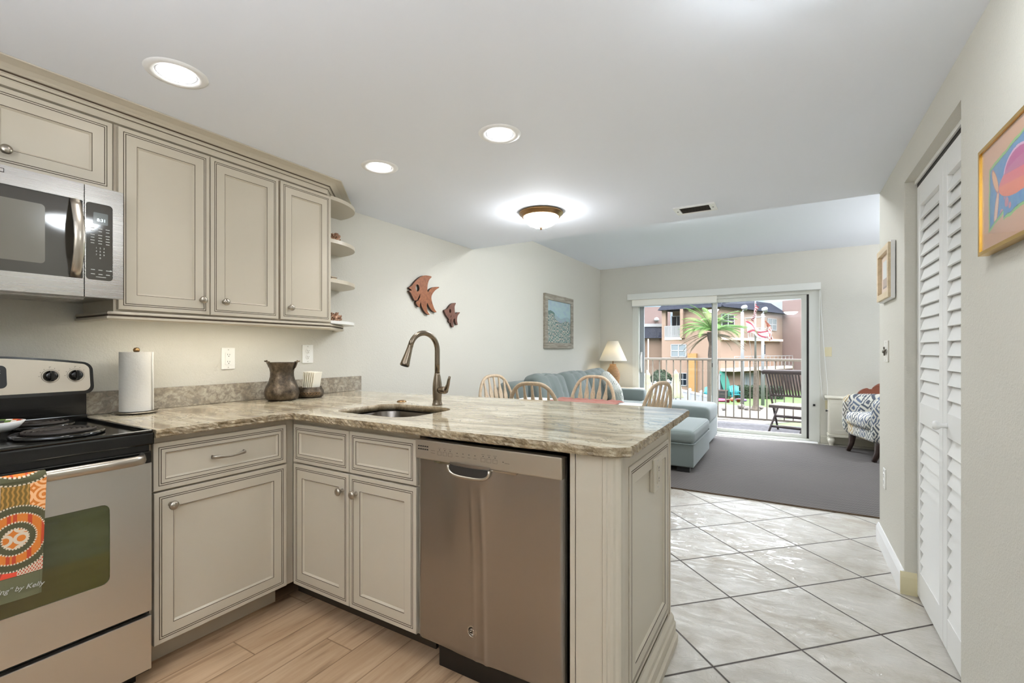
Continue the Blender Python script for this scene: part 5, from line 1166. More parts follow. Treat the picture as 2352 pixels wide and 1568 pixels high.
for k in range(0, 41):
    s = k/40; z = .02+.32*s; rr = (.078+.030*math.sin(min(1, s/.75)*math.pi*.62) if s < .55 else .106*(1-((s-.55)/.45)**1.4)+.05*((s-.55)/.45)**1.2)
    prof.append((rr+.0022*(k % 2), z))
prof += [(.05, .37), (0, .37)]
lathe(bm, prof, (lx, ly, .6255), (0, 0, 1), 32); obj('base', bm, 'rattan', t, True)
bm = NEW(); tube(bm, [(lx, ly, .99), (lx, ly, 1.34)], .006, 8); lathe(bm, [(0, 0), (.022, 0), (.02, .05), (0, .05)], (lx, ly, 1.06), (0, 0, 1), 12); tube(bm, [(lx-.07, ly, 1.335), (lx+.07, ly, 1.335)], .003, 6); obj('stem', bm, 'bronze', t)
b = NB('lampshade_lit', rgb(246, 243, 234), .9); tb = b.n('ShaderNodeBsdfTranslucent'); tb.inputs[0].default_value = rgb(250, 240, 215); mxs = b.n('ShaderNodeMixShader'); mxs.inputs[0].default_value = .3; b.l(b.b.outputs[0], mxs.inputs[1]); b.l(tb.outputs[0], mxs.inputs[2]); b.l(mxs.outputs[0], b.t.nodes['Material Output'].inputs[0]); MATS['lampshade_lit'] = b.m
bm = NEW(); lathe(bm, [(.212, 1.045), (.08, 1.35), (.078, 1.348), (.210, 1.045), (.212, 1.045)], (lx, ly, 0), (0, 0, 1), 40); obj('lamp_shade', bm, 'lampshade_lit', t, True)
emit('bulb', (1, .88, .66, 1), 34)
bm = NEW(); lathe(bm, [(0, 0), (.012, .005), (.03, .05), (.022, .075), (0, .085)], (lx, ly, 1.11), (0, 0, 1), 14); obj('bulb', bm, 'bulb', t, True)

# ------------------------------------------------------------------ armchair, pillow, white cabinet
def ikat():
    b = NB('ikat_print', (1,1,1,1), .9); c = b.n('ShaderNodeTexCoord'); sp = b.n('ShaderNodeSeparateXYZ'); n = b.noise(c.outputs['Object'], 30, 2)
    b.l(c.outputs['Object'], sp.inputs[0]); wob = b.math('MULTIPLY', b.math('SUBTRACT', n.outputs['Fac'], .5), .035)
    a = b.math('MULTIPLY', b.math('ADD', b.math('ADD', sp.outputs[0], b.math('MULTIPLY', sp.outputs[1], .85)), wob), 7.5); z = b.math('MULTIPLY', b.math('ADD', b.math('ADD', sp.outputs[2], b.math('MULTIPLY', sp.outputs[1], .45)), wob), 5.5)
    tri = lambda q: b.math('ABSOLUTE', b.math('SUBTRACT', b.math('FRACT', q), .5))
    d = b.math('ADD', tri(a), tri(z)); ring = b.math('FRACT', b.math('MULTIPLY', d, 3.2))
    cell = b.n('ShaderNodeCombineXYZ'); b.l(b.math('FLOOR', a), cell.inputs[0]); b.l(b.math('FLOOR', z), cell.inputs[1]); wn = b.n('ShaderNodeTexWhiteNoise'); b.l(cell.outputs[0], wn.inputs[0])
    dark = b.ramp(wn.outputs['Value'], [(0.28, rgb(98, 108, 128)), (0.32, rgb(118, 124, 126)), (0.55, rgb(118, 124, 126)), (0.59, rgb(178, 150, 98)), (0.74, rgb(178, 150, 98)), (0.78, rgb(84, 90, 100))])
    f = b.ramp(ring, [(0.40, (0, 0, 0, 1)), (0.56, (1, 1, 1, 1))]); b.col(b.mix(f, dark, rgb(216, 213, 202))); MATS['ikat_print'] = b.m
ikat()
ac = thing('armchair', 'armchair in blue and ochre diamond print with dark wooden legs', 'armchair', (.965, 6.60, .0125), R(108))
def A(bm, name, mat='ikat_print', sm=False): return lobj(name, bm, mat, ac, sm)
bm = NEW(); soft_box(bm, (0, 0, .285), (.60, .62, .17), 10, .22); A(bm, 'base')
bm = NEW(); soft_box(bm, (0, .05, .40), (.50, .60, .15), 12, .35, (0, .01, .025)); A(bm, 'seat_cushion')
for s in (-1, 1):
    bm = NEW(); soft_box(bm, (s*.325, .01, .435), (.16, .62, .47), 12, .48, (.01, .02, .01)); A(bm, 'armrest')
bm = NEW(); soft_box(bm, (0, -.30, .60), (.72, .17, .62), 12, .42, (0, .03, .02), None, 0, Matrix.Rotation(R(12), 3, 'X')); A(bm, 'backrest')
for s in (-1, 1):
    bm = NEW(); tube(bm, [(s*.285, .25, .25), (s*.285, .255, .17), (s*.285, .265, .09), (s*.285, .30, .0)], [.04, .038, .030, .024], 4, up=(1, 1, 0)); A(bm, 'leg', 'dark_wood')
    bm = NEW(); tube(bm, [(s*.27, -.25, .25), (s*.27, -.30, 0)], [.03, .02], 4, up=(1, 1, 0)); A(bm, 'leg', 'dark_wood')
lf = smooth_loop([(.715, .662), (.755, .715), (.815, .742), (.852, .716), (.872, .752), (.93, .80), (.985, .79), (.975, .72), (.925, .655), (.86, .628), (.79, .627), (.745, .64)], 4)
bm = NEW(); fs = prism(bm, lf, lambda x, z, y: (x, y, z), 7.12, 7.175); bmesh.ops.bevel(bm, geom=list(set(e for f in fs for e in f.edges)), offset=.012, segments=3, affect='EDGES'); lo = min(v.co.z for v in bm.verts)
for v in bm.verts: v.co.z += .6255-lo
one('leaf_sculpture', bm, 'rust_pillow', 'rust brown leaf shaped sculpture standing on the cream end cabinet behind the armchair', 'sculpture', (.85, 7.148, .6255))
t = thing('end_cabinet', 'small cream cabinet on turned feet between sliding door and armchair', 'cabinet', (.7, 7.17, 0))
bm = NEW(); box(bm, .425, .98, 7.075, 7.27, .13, .60, bev=.004); box(bm, .41, .99, 7.06, 7.275, .12, .15, bev=.006); obj('body', bm, 'cream_furniture', t)
bm = NEW(); box(bm, .385, 1.01, 7.05, 7.28, .60, .625, bev=.008); obj('cabinet_top', bm, 'cream_furniture', t)
bm = NEW(); frame4(bm, lambda x, z, y: (x, y, z), .435, .97, .16, .59, .05, 7.067, 7.075); obj('side_frame', bm, 'cream_furniture', t)
bm = NEW(); box(bm, .417, .425, 7.085, 7.26, .16, .59); dr_ = obj('door', bm, 'cream_furniture', t)
bm = NEW(); lathe(bm, [(0, 0), (.005, 0), (.005, .01), (.012, .018), (.01, .026), (0, .028)], (.417, 7.11, .44), (-1, 0, 0), 12); obj('knob', bm, 'black_plastic', dr_, True)
for x in (.45, .955):
    for y in (7.10, 7.235):
        bm = NEW(); lathe(bm, [(0, 0), (.018, 0), (.022, .012), (.02, .03), (.036, .05), (.04, .072), (.033, .092), (.024, .1), (.03, .112), (.03, .122), (0, .122)], (x, y, .0), (0, 0, 1), 16); obj('foot', bm, 'cream_furniture', t, True)
# ------------------------------------------------------------------ balcony
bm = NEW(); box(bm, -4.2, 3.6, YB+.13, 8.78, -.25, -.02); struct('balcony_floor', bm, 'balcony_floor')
t = thing('balcony_railing', 'cream metal balcony railing with thin upright balusters outside the sliding door', 'railing', (-.9, 8.6, -.02))
bm = NEW(); box(bm, -4.1, 3.5, 8.575, 8.635, 1.03, 1.07, bev=.006); obj('top_rail', bm, 'rail_paint', t)
bm = NEW(); box(bm, -4.1, 3.5, 8.59, 8.62, .065, .095); obj('bottom_rail', bm, 'rail_paint', t)
r0 = -3.98
k = 0
while r0+.122*k < 3.4:
    x = r0+.122*k; k += 1
    bm = NEW(); box(bm, x-.009, x+.009, 8.596, 8.614, .095, 1.03); obj('baluster', bm, 'rail_paint', t)
for x in (-3.9, -1.19, .24, 2.9): bm = NEW(); box(bm, x-.03, x+.03, 8.58, 8.64, -.02, 1.03); obj('post', bm, 'rail_paint', t)
# folding wooden chair
t = thing('folding_chair', 'dark wooden folding chair with slatted back on the balcony', 'chair', (-.02, 7.97, -.02), R(-17))
def FCo(bm, name): return lobj(name, bm, 'teak_dark', t)
def strip(bm, a, b, w_, th, up): tube(bm, [a, b], 1.0, 4, flat=(w_, th), up=up)
z0 = .0
for s in (-1, 1):
    bm = NEW(); strip(bm, (s*.235, .30, z0), (s*.235, -.20, .90), .026, .016, (0, 1, .6)); FCo(bm, 'leg')
    bm = NEW(); strip(bm, (s*.205, -.20, z0), (s*.205, .26, .40), .026, .016, (0, 1, .6)); FCo(bm, 'leg')
bm = NEW(); tube(bm, [(-.29, -.215, .895), (-.26, -.21, .912), (.26, -.21, .912), (.29, -.215, .895)], 1.0, 8, flat=(.018, .034), up=(0, 1, 0)); FCo(bm, 'top_rail')
bm = NEW(); strip(bm, (-.235, -.035, .56), (.235, -.035, .56), .014, .02, (0, 1, 0)); FCo(bm, 'back_rail')
for k in range(11):
    x = -.19+.038*k; bm = NEW(); strip(bm, (x, -.04, .57), (x, -.20, .89), .012, .009, (1, 0, 0)); FCo(bm, 'back_slat')
for k in range(8):
    y = -.09+.055*k; bm = NEW(); box(bm, -.225, .225, y-.02, y+.02, .405, .42); bm.transform(WORLD[t.name]); obj('seat_slat', bm, 'weathered', t)
bm = NEW(); box(bm, -.225, -.2, -.11, .33, .38, .405); box(bm, .2, .225, -.11, .33, .38, .405); box(bm, -.225, .225, -.125, -.105, .375, .41); FCo(bm, 'seat_frame')
bm = NEW(); strip(bm, (-.2, -.09, .10), (.2, -.09, .10), .02, .012, (0, 0, 1)); strip(bm, (-.2, .07, .235), (.2, .07, .235), .02, .012, (0, 0, 1)); FCo(bm, 'stretcher')

# ------------------------------------------------------------------ grounds outside
GZ = -2.75
cs_, sn_ = math.cos(YAW), math.sin(YAW)
def P(px, d):
    """ground plan point seen at column px of the frame, d metres along the view axis"""
    r = (px-1176)/F_PX*d; return Vector((-sn_*d+cs_*r, cs_*d+sn_*r))
def ZZ(py, d): return HCAM-(py-804.5)/F_PX*d
def V3(p, z): return Vector((p[0], p[1], z))
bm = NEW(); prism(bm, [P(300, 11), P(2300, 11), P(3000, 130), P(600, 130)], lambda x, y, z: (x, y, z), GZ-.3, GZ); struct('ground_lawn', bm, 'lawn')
def patch(name, pts, mat, h=.03):
    bm = NEW(); prism(bm, pts, lambda x, y, z: (x, y, z), GZ, GZ+h); return struct(name, bm, mat)
patch('ground_gravel', [P(1500, 26.4), P(1660, 26.6), P(1745, 25.8), P(1790, 26.8), P(1850, 27.2), P(2000, 27.5), P(2000, 30.5), P(1850, 31.0), P(1745, 32.2), P(1660, 34.0), P(1500, 35)], 'gravel')
patch('ground_path', [P(1640, 22.5), P(1745, 24.6), P(1850, 26.0), P(2000, 26.2), P(2000, 27.4), P(1850, 27.1), P(1745, 25.7), P(1640, 26.5)], 'stone', .035)
patch('ground_pool_deck', [P(1300, 20), P(1640, 20), P(1638, 33), P(1400, 40), P(1300, 42)], 'deck_white', .04)
# ------------------------------------------------------------------ apartment building across the lawn
bld = thing('apartment_building', 'peach and mauve three storey apartment building with dark mansard roof across the lawn', 'building', V3(P(1655, 42), GZ))
LA, LB = P(1520, 42.7), P(1655, 39.2); RA, RB = P(1655, 39.2), P(1797, 47.0); WA, WB = P(1797, 47.0), P(1960, 41.0)
def on(px, A_, B_):
    u = (px-1176)/F_PX; d = Vector((-sn_+cs_*u, cs_+sn_*u)); e = B_-A_; den = d.x*e.y-d.y*e.x; tt = (A_.x*e.y-A_.y*e.x)/den; return d*tt
def dep(p): return -p.x*sn_+p.y*cs_
def seg(bm, a, b, z0, z1, out=0.0, th=.4, mi=0):
    """upright slab along the plan line a-b, its front face pushed out by `out` towards the viewer"""
    d = (b-a).normalized(); n = Vector((d.y, -d.x)); 
    if n.dot(-(a+b)/2) < 0: n = -n
    q = [a+n*out, b+n*out, b+n*(out-th), a+n*(out-th)]
    prism(bm, [(p.x, p.y) for p in q], lambda x, y, z: (x, y, z), z0, z1, mi)
ZR0, ZR1 = 4.86, 6.05
bm = NEW(); l1, l2 = on(1529, LA, LB), on(1567, LA, LB)
seg(bm, LA, l1, GZ, ZR0); seg(bm, l2, LB, GZ, ZR0); seg(bm, l1, l2, GZ, 2.35); seg(bm, l1, l2, 2.3, ZR0, -1.5, .4); seg(bm, l2, on(1573.5, LA, LB), 2.3, ZR0, .5, .6)
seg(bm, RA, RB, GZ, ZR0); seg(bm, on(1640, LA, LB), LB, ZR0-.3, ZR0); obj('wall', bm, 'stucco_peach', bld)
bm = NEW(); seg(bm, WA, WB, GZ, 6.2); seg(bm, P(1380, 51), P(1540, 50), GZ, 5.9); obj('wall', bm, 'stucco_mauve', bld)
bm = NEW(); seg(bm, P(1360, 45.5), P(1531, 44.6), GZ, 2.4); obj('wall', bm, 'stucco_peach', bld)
bm = NEW(); seg(bm, on(1583, LA, LB), on(1602, LA, LB), GZ, .95, .35, .5); obj('pilaster', bm, 'stucco_sunlit', bld)  # warm sunlight on the column is painted in as orange stucco
def mansard(A_, B_, z0, z1, back=1.1, over=.45):
    bm = NEW(); d = (B_-A_).normalized(); n = Vector((d.y, -d.x)); n = n if n.dot(-(A_+B_)/2) > 0 else -n
    a0, b0 = A_+n*over-d*.2, B_+n*over+d*.2; a1, b1 = A_-n*back, B_-n*back; a2, b2 = A_-n*3, B_-n*3
    top = [V3(a1, z1), V3(b1, z1)]; v = [bm.verts.new(p) for p in (V3(a0, z0), V3(b0, z0), V3(b1, z1), V3(a1, z1), V3(a2, z1), V3(b2, z1), V3(a2, z0), V3(b2, z0))]
    for f in ((0, 1, 2, 3), (3, 2, 5, 4), (0, 6, 7, 1), (0, 3, 4, 6), (1, 7, 5, 2), (6, 4, 5, 7)): bm.faces.new([v[i] for i in f])
    return bm
obj('roof', mansard(LA, LB, ZR0, ZR1), 'roof_shingle', bld); obj('roof', mansard(RA, RB, ZR0, ZR1), 'roof_shingle', bld); obj('roof', mansard(P(1360, 45.5), P(1526, 44.6), 2.38, 3.5, .5, .5), 'roof_shingle', bld)
bm = NEW(); seg(bm, P(1360, 45.9), P(1520, 45.0), 3.5, 3.8); obj('parapet', bm, 'white_metal', bld)
def window(px0, px1, y0, y1, A_, B_, nx=2, ny=2, pane='window_dark', out=.0):
    a, b = on(px0, A_, B_), on(px1, A_, B_); d0 = dep((a+b)/2); z1, z0 = ZZ(y0, d0), ZZ(y1, d0); bm = NEW(); w_ = (b-a)*.055; hh = (z1-z0)*.05
    seg(bm, a, b, z0, z0+hh*1.4, out+.06, .1); seg(bm, a, b, z1-hh, z1, out+.06, .1); seg(bm, a, a+w_, z0, z1, out+.06, .1); seg(bm, b-w_, b, z0, z1, out+.06, .1)
    for i in range(1, nx): c = a+(b-a)*i/nx; seg(bm, c-w_*.5, c+w_*.5, z0, z1, out+.06, .1)
    for j in range(1, ny): z = z0+(z1-z0)*j/ny; seg(bm, a, b, z-hh*.6, z+hh*.6, out+.06, .1)
    f = obj('window', bm, 'white_metal', bld); bm = NEW(); seg(bm, a+w_*.4, b-w_*.4, z0+hh*.3, z1-hh*.3, out+.03, .06); obj('pane', bm, pane, f)
window(1656, 1686, 721.5, 752, RA, RB); window(1762, 1783, 731, 759, RA, RB, pane='curtain_pale'); window(1541, 1577, 790, 820, LA, LB, 2, 2, 'curtain_pale'); window(1560, 1578, 856, 886, LA, LB)
window(1474.5, 1481, 788, 819, P(1360, 45.5), P(1531, 44.6), 1, 2); window(1709, 1731, 856, 889, RA, RB, 3, 1, 'curtain_pale'); window(1747, 1756, 860, 886, RA, RB, 1, 1, 'curtain_pale'); window(1753, 1757, 790, 815, RA, RB, 1, 1)
window(1543, 1567, 725, 772, on(1529, LA, LB)-Vector((0, -1.45)), on(1575, LA, LB)-Vector((0, -1.45)), 2, 1); window(1651, 1658, 858, 900, RA, RB, 1, 1, 'curtain_pale')
def balcony(px0, px1, A_, B_, z, rail_h, out, nb, name='balcony'):
    a, b = on(px0, A_, B_), on(px1, A_, B_); bm = NEW(); seg(bm, a, b, z-.22, z, out, out); s = obj(name, bm, 'stucco_edge', bld)
    bm = NEW(); seg(bm, a, b, z+rail_h-.06, z+rail_h, out, .06); seg(bm, a, b, z+.05, z+.1, out, .05)
    for k in range(nb+1): c = a+(b-a)*k/nb; e = (b-a).normalized()*.02; seg(bm, c-e, c+e, z, z+rail_h, out, .05)
    obj('rail', bm, 'white_metal', s)
balcony(1527, 1566, LA, LB, 2.38, 1.05, .05, 22); balcony(1655, 1791, RA, RB, -.32, 1.05, 1.2, 14); balcony(1706, 1760, RA, RB, 2.3, 1.0, .5, 10)
bm = NEW(); seg(bm, on(1657, RA, RB), on(1790, RA, RB), 2.1, 2.3, .35, .5); obj('floor_band', bm, 'stucco_edge', bld)
bm = NEW(); p = P(1508, 49.9); lathe(bm, [(0, .0), (.18, .05), (.3, .2), (.18, .42), (0, .5)], V3(p, ZZ(743, 50)+.2), (0, 0, 1), 10); obj('wall_light', bm, 'white_metal', bld)
bm = NEW()
for px in (1471.5, 1489): q = P(px, 44.3); tube(bm, [V3(q, GZ), V3(q, 2.3)], .06, 6)
obj('downpipe', bm, 'stucco_edge', bld)

# ------------------------------------------------------------------ palm
pp = P(1634, 29); rr = random.Random(7)
pt = thing('palm_tree', 'palm tree with green crown and dry lower fronds behind the balcony railing', 'tree', V3(pp, GZ))
bm = NEW(); tr = [(pp.x+.03*math.sin(i), pp.y, GZ+(2.35-GZ)*i/24) for i in range(25)]; tube(bm, tr, [.17+.012*(i % 2)+(.05 if i > 21 else 0) for i in range(25)], 12); obj('trunk', bm, 'palm_trunk', pt, True)
def frond(bm, base, az, el, L, droop, n=30, wd=.42):
    pts = []; p = Vector(base); 
    for i in range(n+1):
        e = el-droop*(i/n)**1.3; dv = Vector((math.cos(az)*math.cos(e), math.sin(az)*math.cos(e), math.sin(e))); pts.append(p.copy()); p = p+dv*(L/n)
    tube(bm, pts, [.02*(1-i/(n+1))+.004 for i in range(n+1)], 5)
    side = Vector((-math.sin(az), math.cos(az), 0))
    for i in range(3, n):
        d = (pts[i+1]-pts[i-1]).normalized(); up = side.cross(d); l = wd*math.sin(math.pi*min(1, .25+.75*i/n))**.7*rr.uniform(.8, 1.1)
        for s in (-1, 1):
            for q in (0, .5):
                b0 = pts[i].lerp(pts[i+1], q); tip = b0+side*s*l*.75+d*l*.65-up*l*.15*abs(el-1)-Vector((0, 0, l*.35)); w2 = d*.0075
                v = [bm.verts.new(x) for x in (b0-w2, b0+w2, b0.lerp(tip, .6)+w2*.8+Vector((0, 0, .03)), tip, b0.lerp(tip, .6)-w2*.8+Vector((0, 0, .03)))]; bm.faces.new(v)
top = (pp.x, pp.y, 2.4)
bm = NEW()
for k in range(44): frond(bm, top, k*2.399+rr.uniform(-.2, .2), rr.uniform(.25, 1.25), rr.uniform(1.9, 2.6), rr.uniform(.9, 1.7))
obj('green_fronds', bm, 'palm_leaf', pt)
bm = NEW()
for k in range(13): frond(bm, (top[0], top[1], 2.25), k*2.399*1.3+rr.uniform(-.3, .3), rr.uniform(-.5, .2), rr.uniform(1.6, 2.4), rr.uniform(.5, 1.0))
obj('dry_fronds', bm, 'palm_dry', pt, label='grey dry lower fronds')
# ------------------------------------------------------------------ shrub, hedge, fence, umbrellas
def leafy(bm, c, rx, ry, rz, n, s, seed, power=2.0):
    r = random.Random(seed)
    for k in range(n):
        v = Vector((r.gauss(0, 1), r.gauss(0, 1), r.gauss(0, 1))).normalized()
        if power > 2: v = Vector([math.copysign(abs(q)**(2/power), q) for q in v])
        p = Vector(c)+Vector((v.x*rx, v.y*ry, v.z*rz))*r.uniform(.78, 1.03); a = Vector((r.gauss(0, 1), r.gauss(0, 1), r.gauss(0, 1))).normalized(); b = a.orthogonal().normalized(); l = s*r.uniform(.7, 1.3)
        bm.faces.new([bm.verts.new(q) for q in (p-a*l, p+b*l*.5, p+a*l, p-b*l*.5)])
q = P(1518, 39.6); bm = NEW(); c = V3(q, GZ+1.15); leafy(bm, c, .98, .98, 1.15, 2600, .09, 5); lathe(bm, [(0, -1.05), (.6, -.9), (.8, 0), (.6, .8), (0, 1.02)], c, (0, 0, 1), 14); one('round_shrub', bm, 'leaf_dark', 'rounded dark green shrub behind the white pool fence', 'shrub', V3(q, GZ))
ha, hb = P(1692, 38.4), P(1800, 37.5); bm = NEW(); seg(bm, ha, hb, GZ, GZ+.95, -.1, 1.0); r = random.Random(3)
dH = (hb-ha); nH = Vector((dH.y, -dH.x)).normalized(); nH = nH if nH.dot(-ha) > 0 else -nH
for k in range(3600):
    u = r.random(); z = GZ+r.uniform(.05, 1.05); p = V3(ha+dH*u+nH*(r.uniform(-.15, .02) if z < GZ+.95 else r.uniform(-1.0, 0)), z); a = Vector((r.gauss(0, 1), r.gauss(0, 1), r.gauss(0, 1))).normalized(); b = a.orthogonal().normalized(); l = .075
    bm.faces.new([bm.verts.new(x) for x in (p-a*l, p+b*l*.5, p+a*l, p-b*l*.5)])
one('clipped_hedge', bm, 'leaf_dark', 'long clipped dark green hedge in front of the building on the lawn', 'hedge', V3((ha+hb)/2, GZ))
fa, fb = P(1440, 42), P(1640, 24.6); FZ = GZ+.35
t = thing('pool_fence', 'white vinyl panel fence running along the pool deck', 'fence', V3((fa+fb)/2, GZ))
nP = 11
for k in range(nP+1):
    c = fa.lerp(fb, k/nP); bm = NEW(); box(bm, c.x-.07, c.x+.07, c.y-.07, c.y+.07, GZ, GZ+1.62); lathe(bm, [(.1, 0), (.1, .03), (0, .1)], (c.x, c.y, GZ+1.62), (0, 0, 1), 4); obj('post', bm, 'vinyl_fence', t)
    if k < nP:
        e = fa.lerp(fb, (k+1)/nP); bm = NEW(); seg(bm, c, e, GZ+.05, GZ+1.45, 0, .03); seg(bm, c, e, GZ+1.40, GZ+1.52, .03, .09); d = (e-c); m_ = max(3, int(d.length/.18))
        for j in range(1, m_): g_ = c+d*j/m_; seg(bm, g_-d.normalized()*.006, g_+d.normalized()*.006, GZ+.05, GZ+1.4, .012, .02)
        obj('panel', bm, 'vinyl_fence', t)
bm = NEW(); q = P(1535, 33); box(bm, q.x-.13, q.x+.13, q.y-.13, q.y+.13, GZ, GZ+1.72); lathe(bm, [(.2, 0), (.2, .05), (.1, .12), (0, .2)], (q.x, q.y, GZ+1.72), (0, 0, 1), 12); one('gate_post', bm, 'vinyl_fence', 'tall white post with a cap in front of the round shrub', 'post', V3(q, GZ))
def umbrella(px, d, ztop, zbot, label):
    q = P(px, d); t = thing('pool_umbrella', label, 'umbrella', V3(q, GZ), 0, 'folded pool umbrellas')
    bm = NEW(); tube(bm, [V3(q, GZ+.05), V3(q, ztop+.05)], .03, 8); lathe(bm, [(0, 0), (.3, 0), (.3, .06), (.06, .1), (0, .1)], V3(q, GZ+.02), (0, 0, 1), 14); obj('pole', bm, 'white_metal', t)
    bm = NEW(); n = 32; rings = []
    for (f, r0_) in ((0, .03), (.08, .11), (.12, .13), (.2, .11), (.5, .2), (.8, .3), (.97, .36), (1, .33)):
        z = ztop+(zbot-ztop)*f; rings.append([bm.verts.new((q.x+r0_*(1+.22*math.cos(8*2*math.pi*k/n))*math.cos(2*math.pi*k/n), q.y+r0_*(1+.22*math.cos(8*2*math.pi*k/n))*math.sin(2*math.pi*k/n), z)) for k in range(n)])
    for A_, B_ in zip(rings, rings[1:]):
        for k in range(n): bm.faces.new((A_[k], A_[(k+1) % n], B_[(k+1) % n], B_[k]))
    bm.faces.new(rings[0]); obj('canopy', bm, 'umbrella_cloth', t, True)
umbrella(1552, 24.5, ZZ(851, 24.5), ZZ(913, 24.5), 'folded pale yellow umbrella right of the white gate post')
umbrella(1487, 24.5, ZZ(852, 24.5), ZZ(925, 24.5), 'folded pale yellow umbrella at the left edge of the sliding door view')
q = P(1480, 23); t = thing('patio_chair', 'black bentwood style metal patio chair at the left edge of the pool deck', 'chair', V3(q, GZ))
bm = NEW()
tube(bm, [V3(q, 0)+Vector((math.cos(YAW)*.30*math.cos(R(a)), math.sin(YAW)*.30*math.cos(R(a)), GZ+1.0+.38*math.sin(R(a)))) for a in range(0, 181, 15)], .018, 6)
tube(bm, [V3(q, 0)+Vector((math.cos(YAW)*.2*math.cos(R(a)), math.sin(YAW)*.2*math.cos(R(a)), GZ+1.0+.22*math.sin(R(a)))) for a in range(0, 181, 15)], .014, 6); obj('backrest', bm, 'black_plastic', t)
bm = NEW(); lathe(bm, [(0, .78), (.27, .78), (.27, .81), (0, .82)], V3(q, GZ), (0, 0, 1), 16); obj('seat', bm, 'black_plastic', t)
for sx in (-1, 1):
    for sy in (-1, 1): bm = NEW(); tube(bm, [V3(q, GZ+1.0 if sy > 0 and False else GZ+.8)+Vector((sx*.18, sy*.18, 0)), V3(q, GZ+.04)+Vector((sx*.24, sy*.24, 0))], .016, 6); obj('leg', bm, 'black_plastic', t)
bm = NEW(); 
for sx in (-1, 1): tube(bm, [V3(q, GZ+.8)+Vector((sx*.3*math.cos(YAW), sx*.3*math.sin(YAW), 0)), V3(q, GZ+1.0)+Vector((sx*.3*math.cos(YAW), sx*.3*math.sin(YAW), 0))], .018, 6)
obj('back_upright', bm, 'black_plastic', t)
# ------------------------------------------------------------------ lamp posts, flagpole, flags
def lamppost(px, d, ytop, label):
    q = P(px, d); zt = ZZ(ytop, d); t = thing('lamp_post', label, 'lamp post', V3(q, GZ), 0, 'white lamp posts on the lawn')
    bm = NEW(); tube(bm, [V3(q, GZ), V3(q, zt)], [.12, .09], 10); obj('pole', bm, 'lamp_pole', t)
    bm = NEW(); c = V3(q, zt); e = Vector((cs_, sn_, 0)); tube(bm, [c, c+e*.08+Vector((0, 0, .1)), c+e*.13+Vector((0, 0, .2))], .05, 8); lathe(bm, [(0, -.2), (.14, -.16), (.2, 0), (.2, .1), (.14, .13), (0, .13)], c+e*.15+Vector((0, 0, .28)), (-.2, -.5, .6), 12); obj('lamp_head', bm, 'lamp_pole', t)
lamppost(1705, 32, 716, 'white lamp post left of the flagpole'); lamppost(1752, 33.5, 720, 'white lamp post right of the flagpole')
FD = 30.5; q = P(1735, FD); zt = ZZ(686, FD); ya = ZZ(728, FD); e = Vector((cs_, sn_, 0)); nf = Vector((sn_, -cs_, 0))
t = thing('flagpole', 'silver flagpole with a crossarm standing in a bark wrapped base on the gravel', 'flagpole', V3(q, GZ+.03))
bm = NEW(); tube(bm, [V3(q, ZZ(830, FD)), V3(q, zt)], [.07, .045], 10); lathe(bm, [(0, -.06), (.06, 0), (0, .07)], V3(q, zt+.05), (0, 0, 1), 10); obj('pole', bm, 'pole_grey', t)
bm = NEW(); tube(bm, [V3(q, ZZ(731, FD))-e*.66, V3(q, ZZ(727, FD))+e*.66], .035, 8); obj('crossarm', bm, 'pole_grey', t)
bm = NEW(); zs = [GZ+.03, GZ+.12, GZ+.4, GZ+.9, GZ+1.6, GZ+2.4, ZZ(826, FD)]; tube(bm, [V3(q, z) for z in zs], [.33, .26, .15, .14, .13, .11, .08], 12); obj('bark_base', bm, 'old_bark', t, True)
bm = NEW(); tube(bm, [V3(q, ZZ(731, FD))-e*.64, V3(q, ZZ(780, FD))-e*.40, V3(q, ZZ(838, FD))-e*.12], .012, 5); obj('halyard', bm, 'white_metal', t)
def flag(name, label, corner_fn, cf, nu, nv):
    ob = colour_grid(corner_fn, nu, nv, cf, name, 'flag_cloth'); M = ob.data.vertices[0].co.copy()
    ob.data.transform(Matrix.Translation(-M)); ob.location = M; tag(ob, label, 'flag', 'flags on the flagpole')
    so = ob.modifiers.new('thickness', 'SOLIDIFY'); so.thickness = .006
def pix(px, py, dd): return V3(P(px, FD+dd), ZZ(py, FD+dd))
def lerp2(c, u, v):
    a, b, d_, e_ = [pix(*k) for k in c]; return (a.lerp(b, u)).lerp(d_.lerp(e_, u), v)
def usf(u, v):   # u along fly, v from top
    if u < .4 and v < .54:
        return (250, 250, 250) if (int(u*28)+int(v*22)) % 3 == 0 and (int(u*28) % 2) else (40, 50, 110)
    return (190, 36, 60) if int(v*13) % 2 == 0 else (245, 240, 240)
flag('flag', 'stars and stripes flag hanging limp at the top of the flagpole', lambda u, v: tuple(lerp2([(1735.3, 690, -.1), (1738.5, 706, -.5), (1735, 716, -.1), (1729, 738, -.3)], u, v)+nf*.16*math.sin(u*9+v*3)*u+e*.1*math.sin(u*14)*u), usf, 40, 39)
def saltire(u, v):
    if math.hypot((u-.5)*1.4, v-.5) < .15: return (206, 176, 120) if (int(u*30)+int(v*30)) % 2 else (120, 150, 110)
    return (206, 40, 84) if abs(u-v) < .1 or abs(u+v-1) < .1 else (246, 246, 248)
flag('flag', 'white flag with a red diagonal cross flying left of the flagpole', lambda u, v: tuple(lerp2([(1713, 737, -.2), (1763, 762, -.5), (1717, 764, -.2), (1759, 777, -.4)], u, v)+nf*.12*math.sin(u*8)+V3((0, 0), .08*math.sin(u*7))), saltire, 44, 30)
def emblem(u, v):
    n = math.sin(u*22+math.sin(v*9)*2)*math.sin(v*17+u*5)
    if v < .3: return (232, 110, 70)
    return (224, 70, 60) if n > .25 else (250, 240, 230)
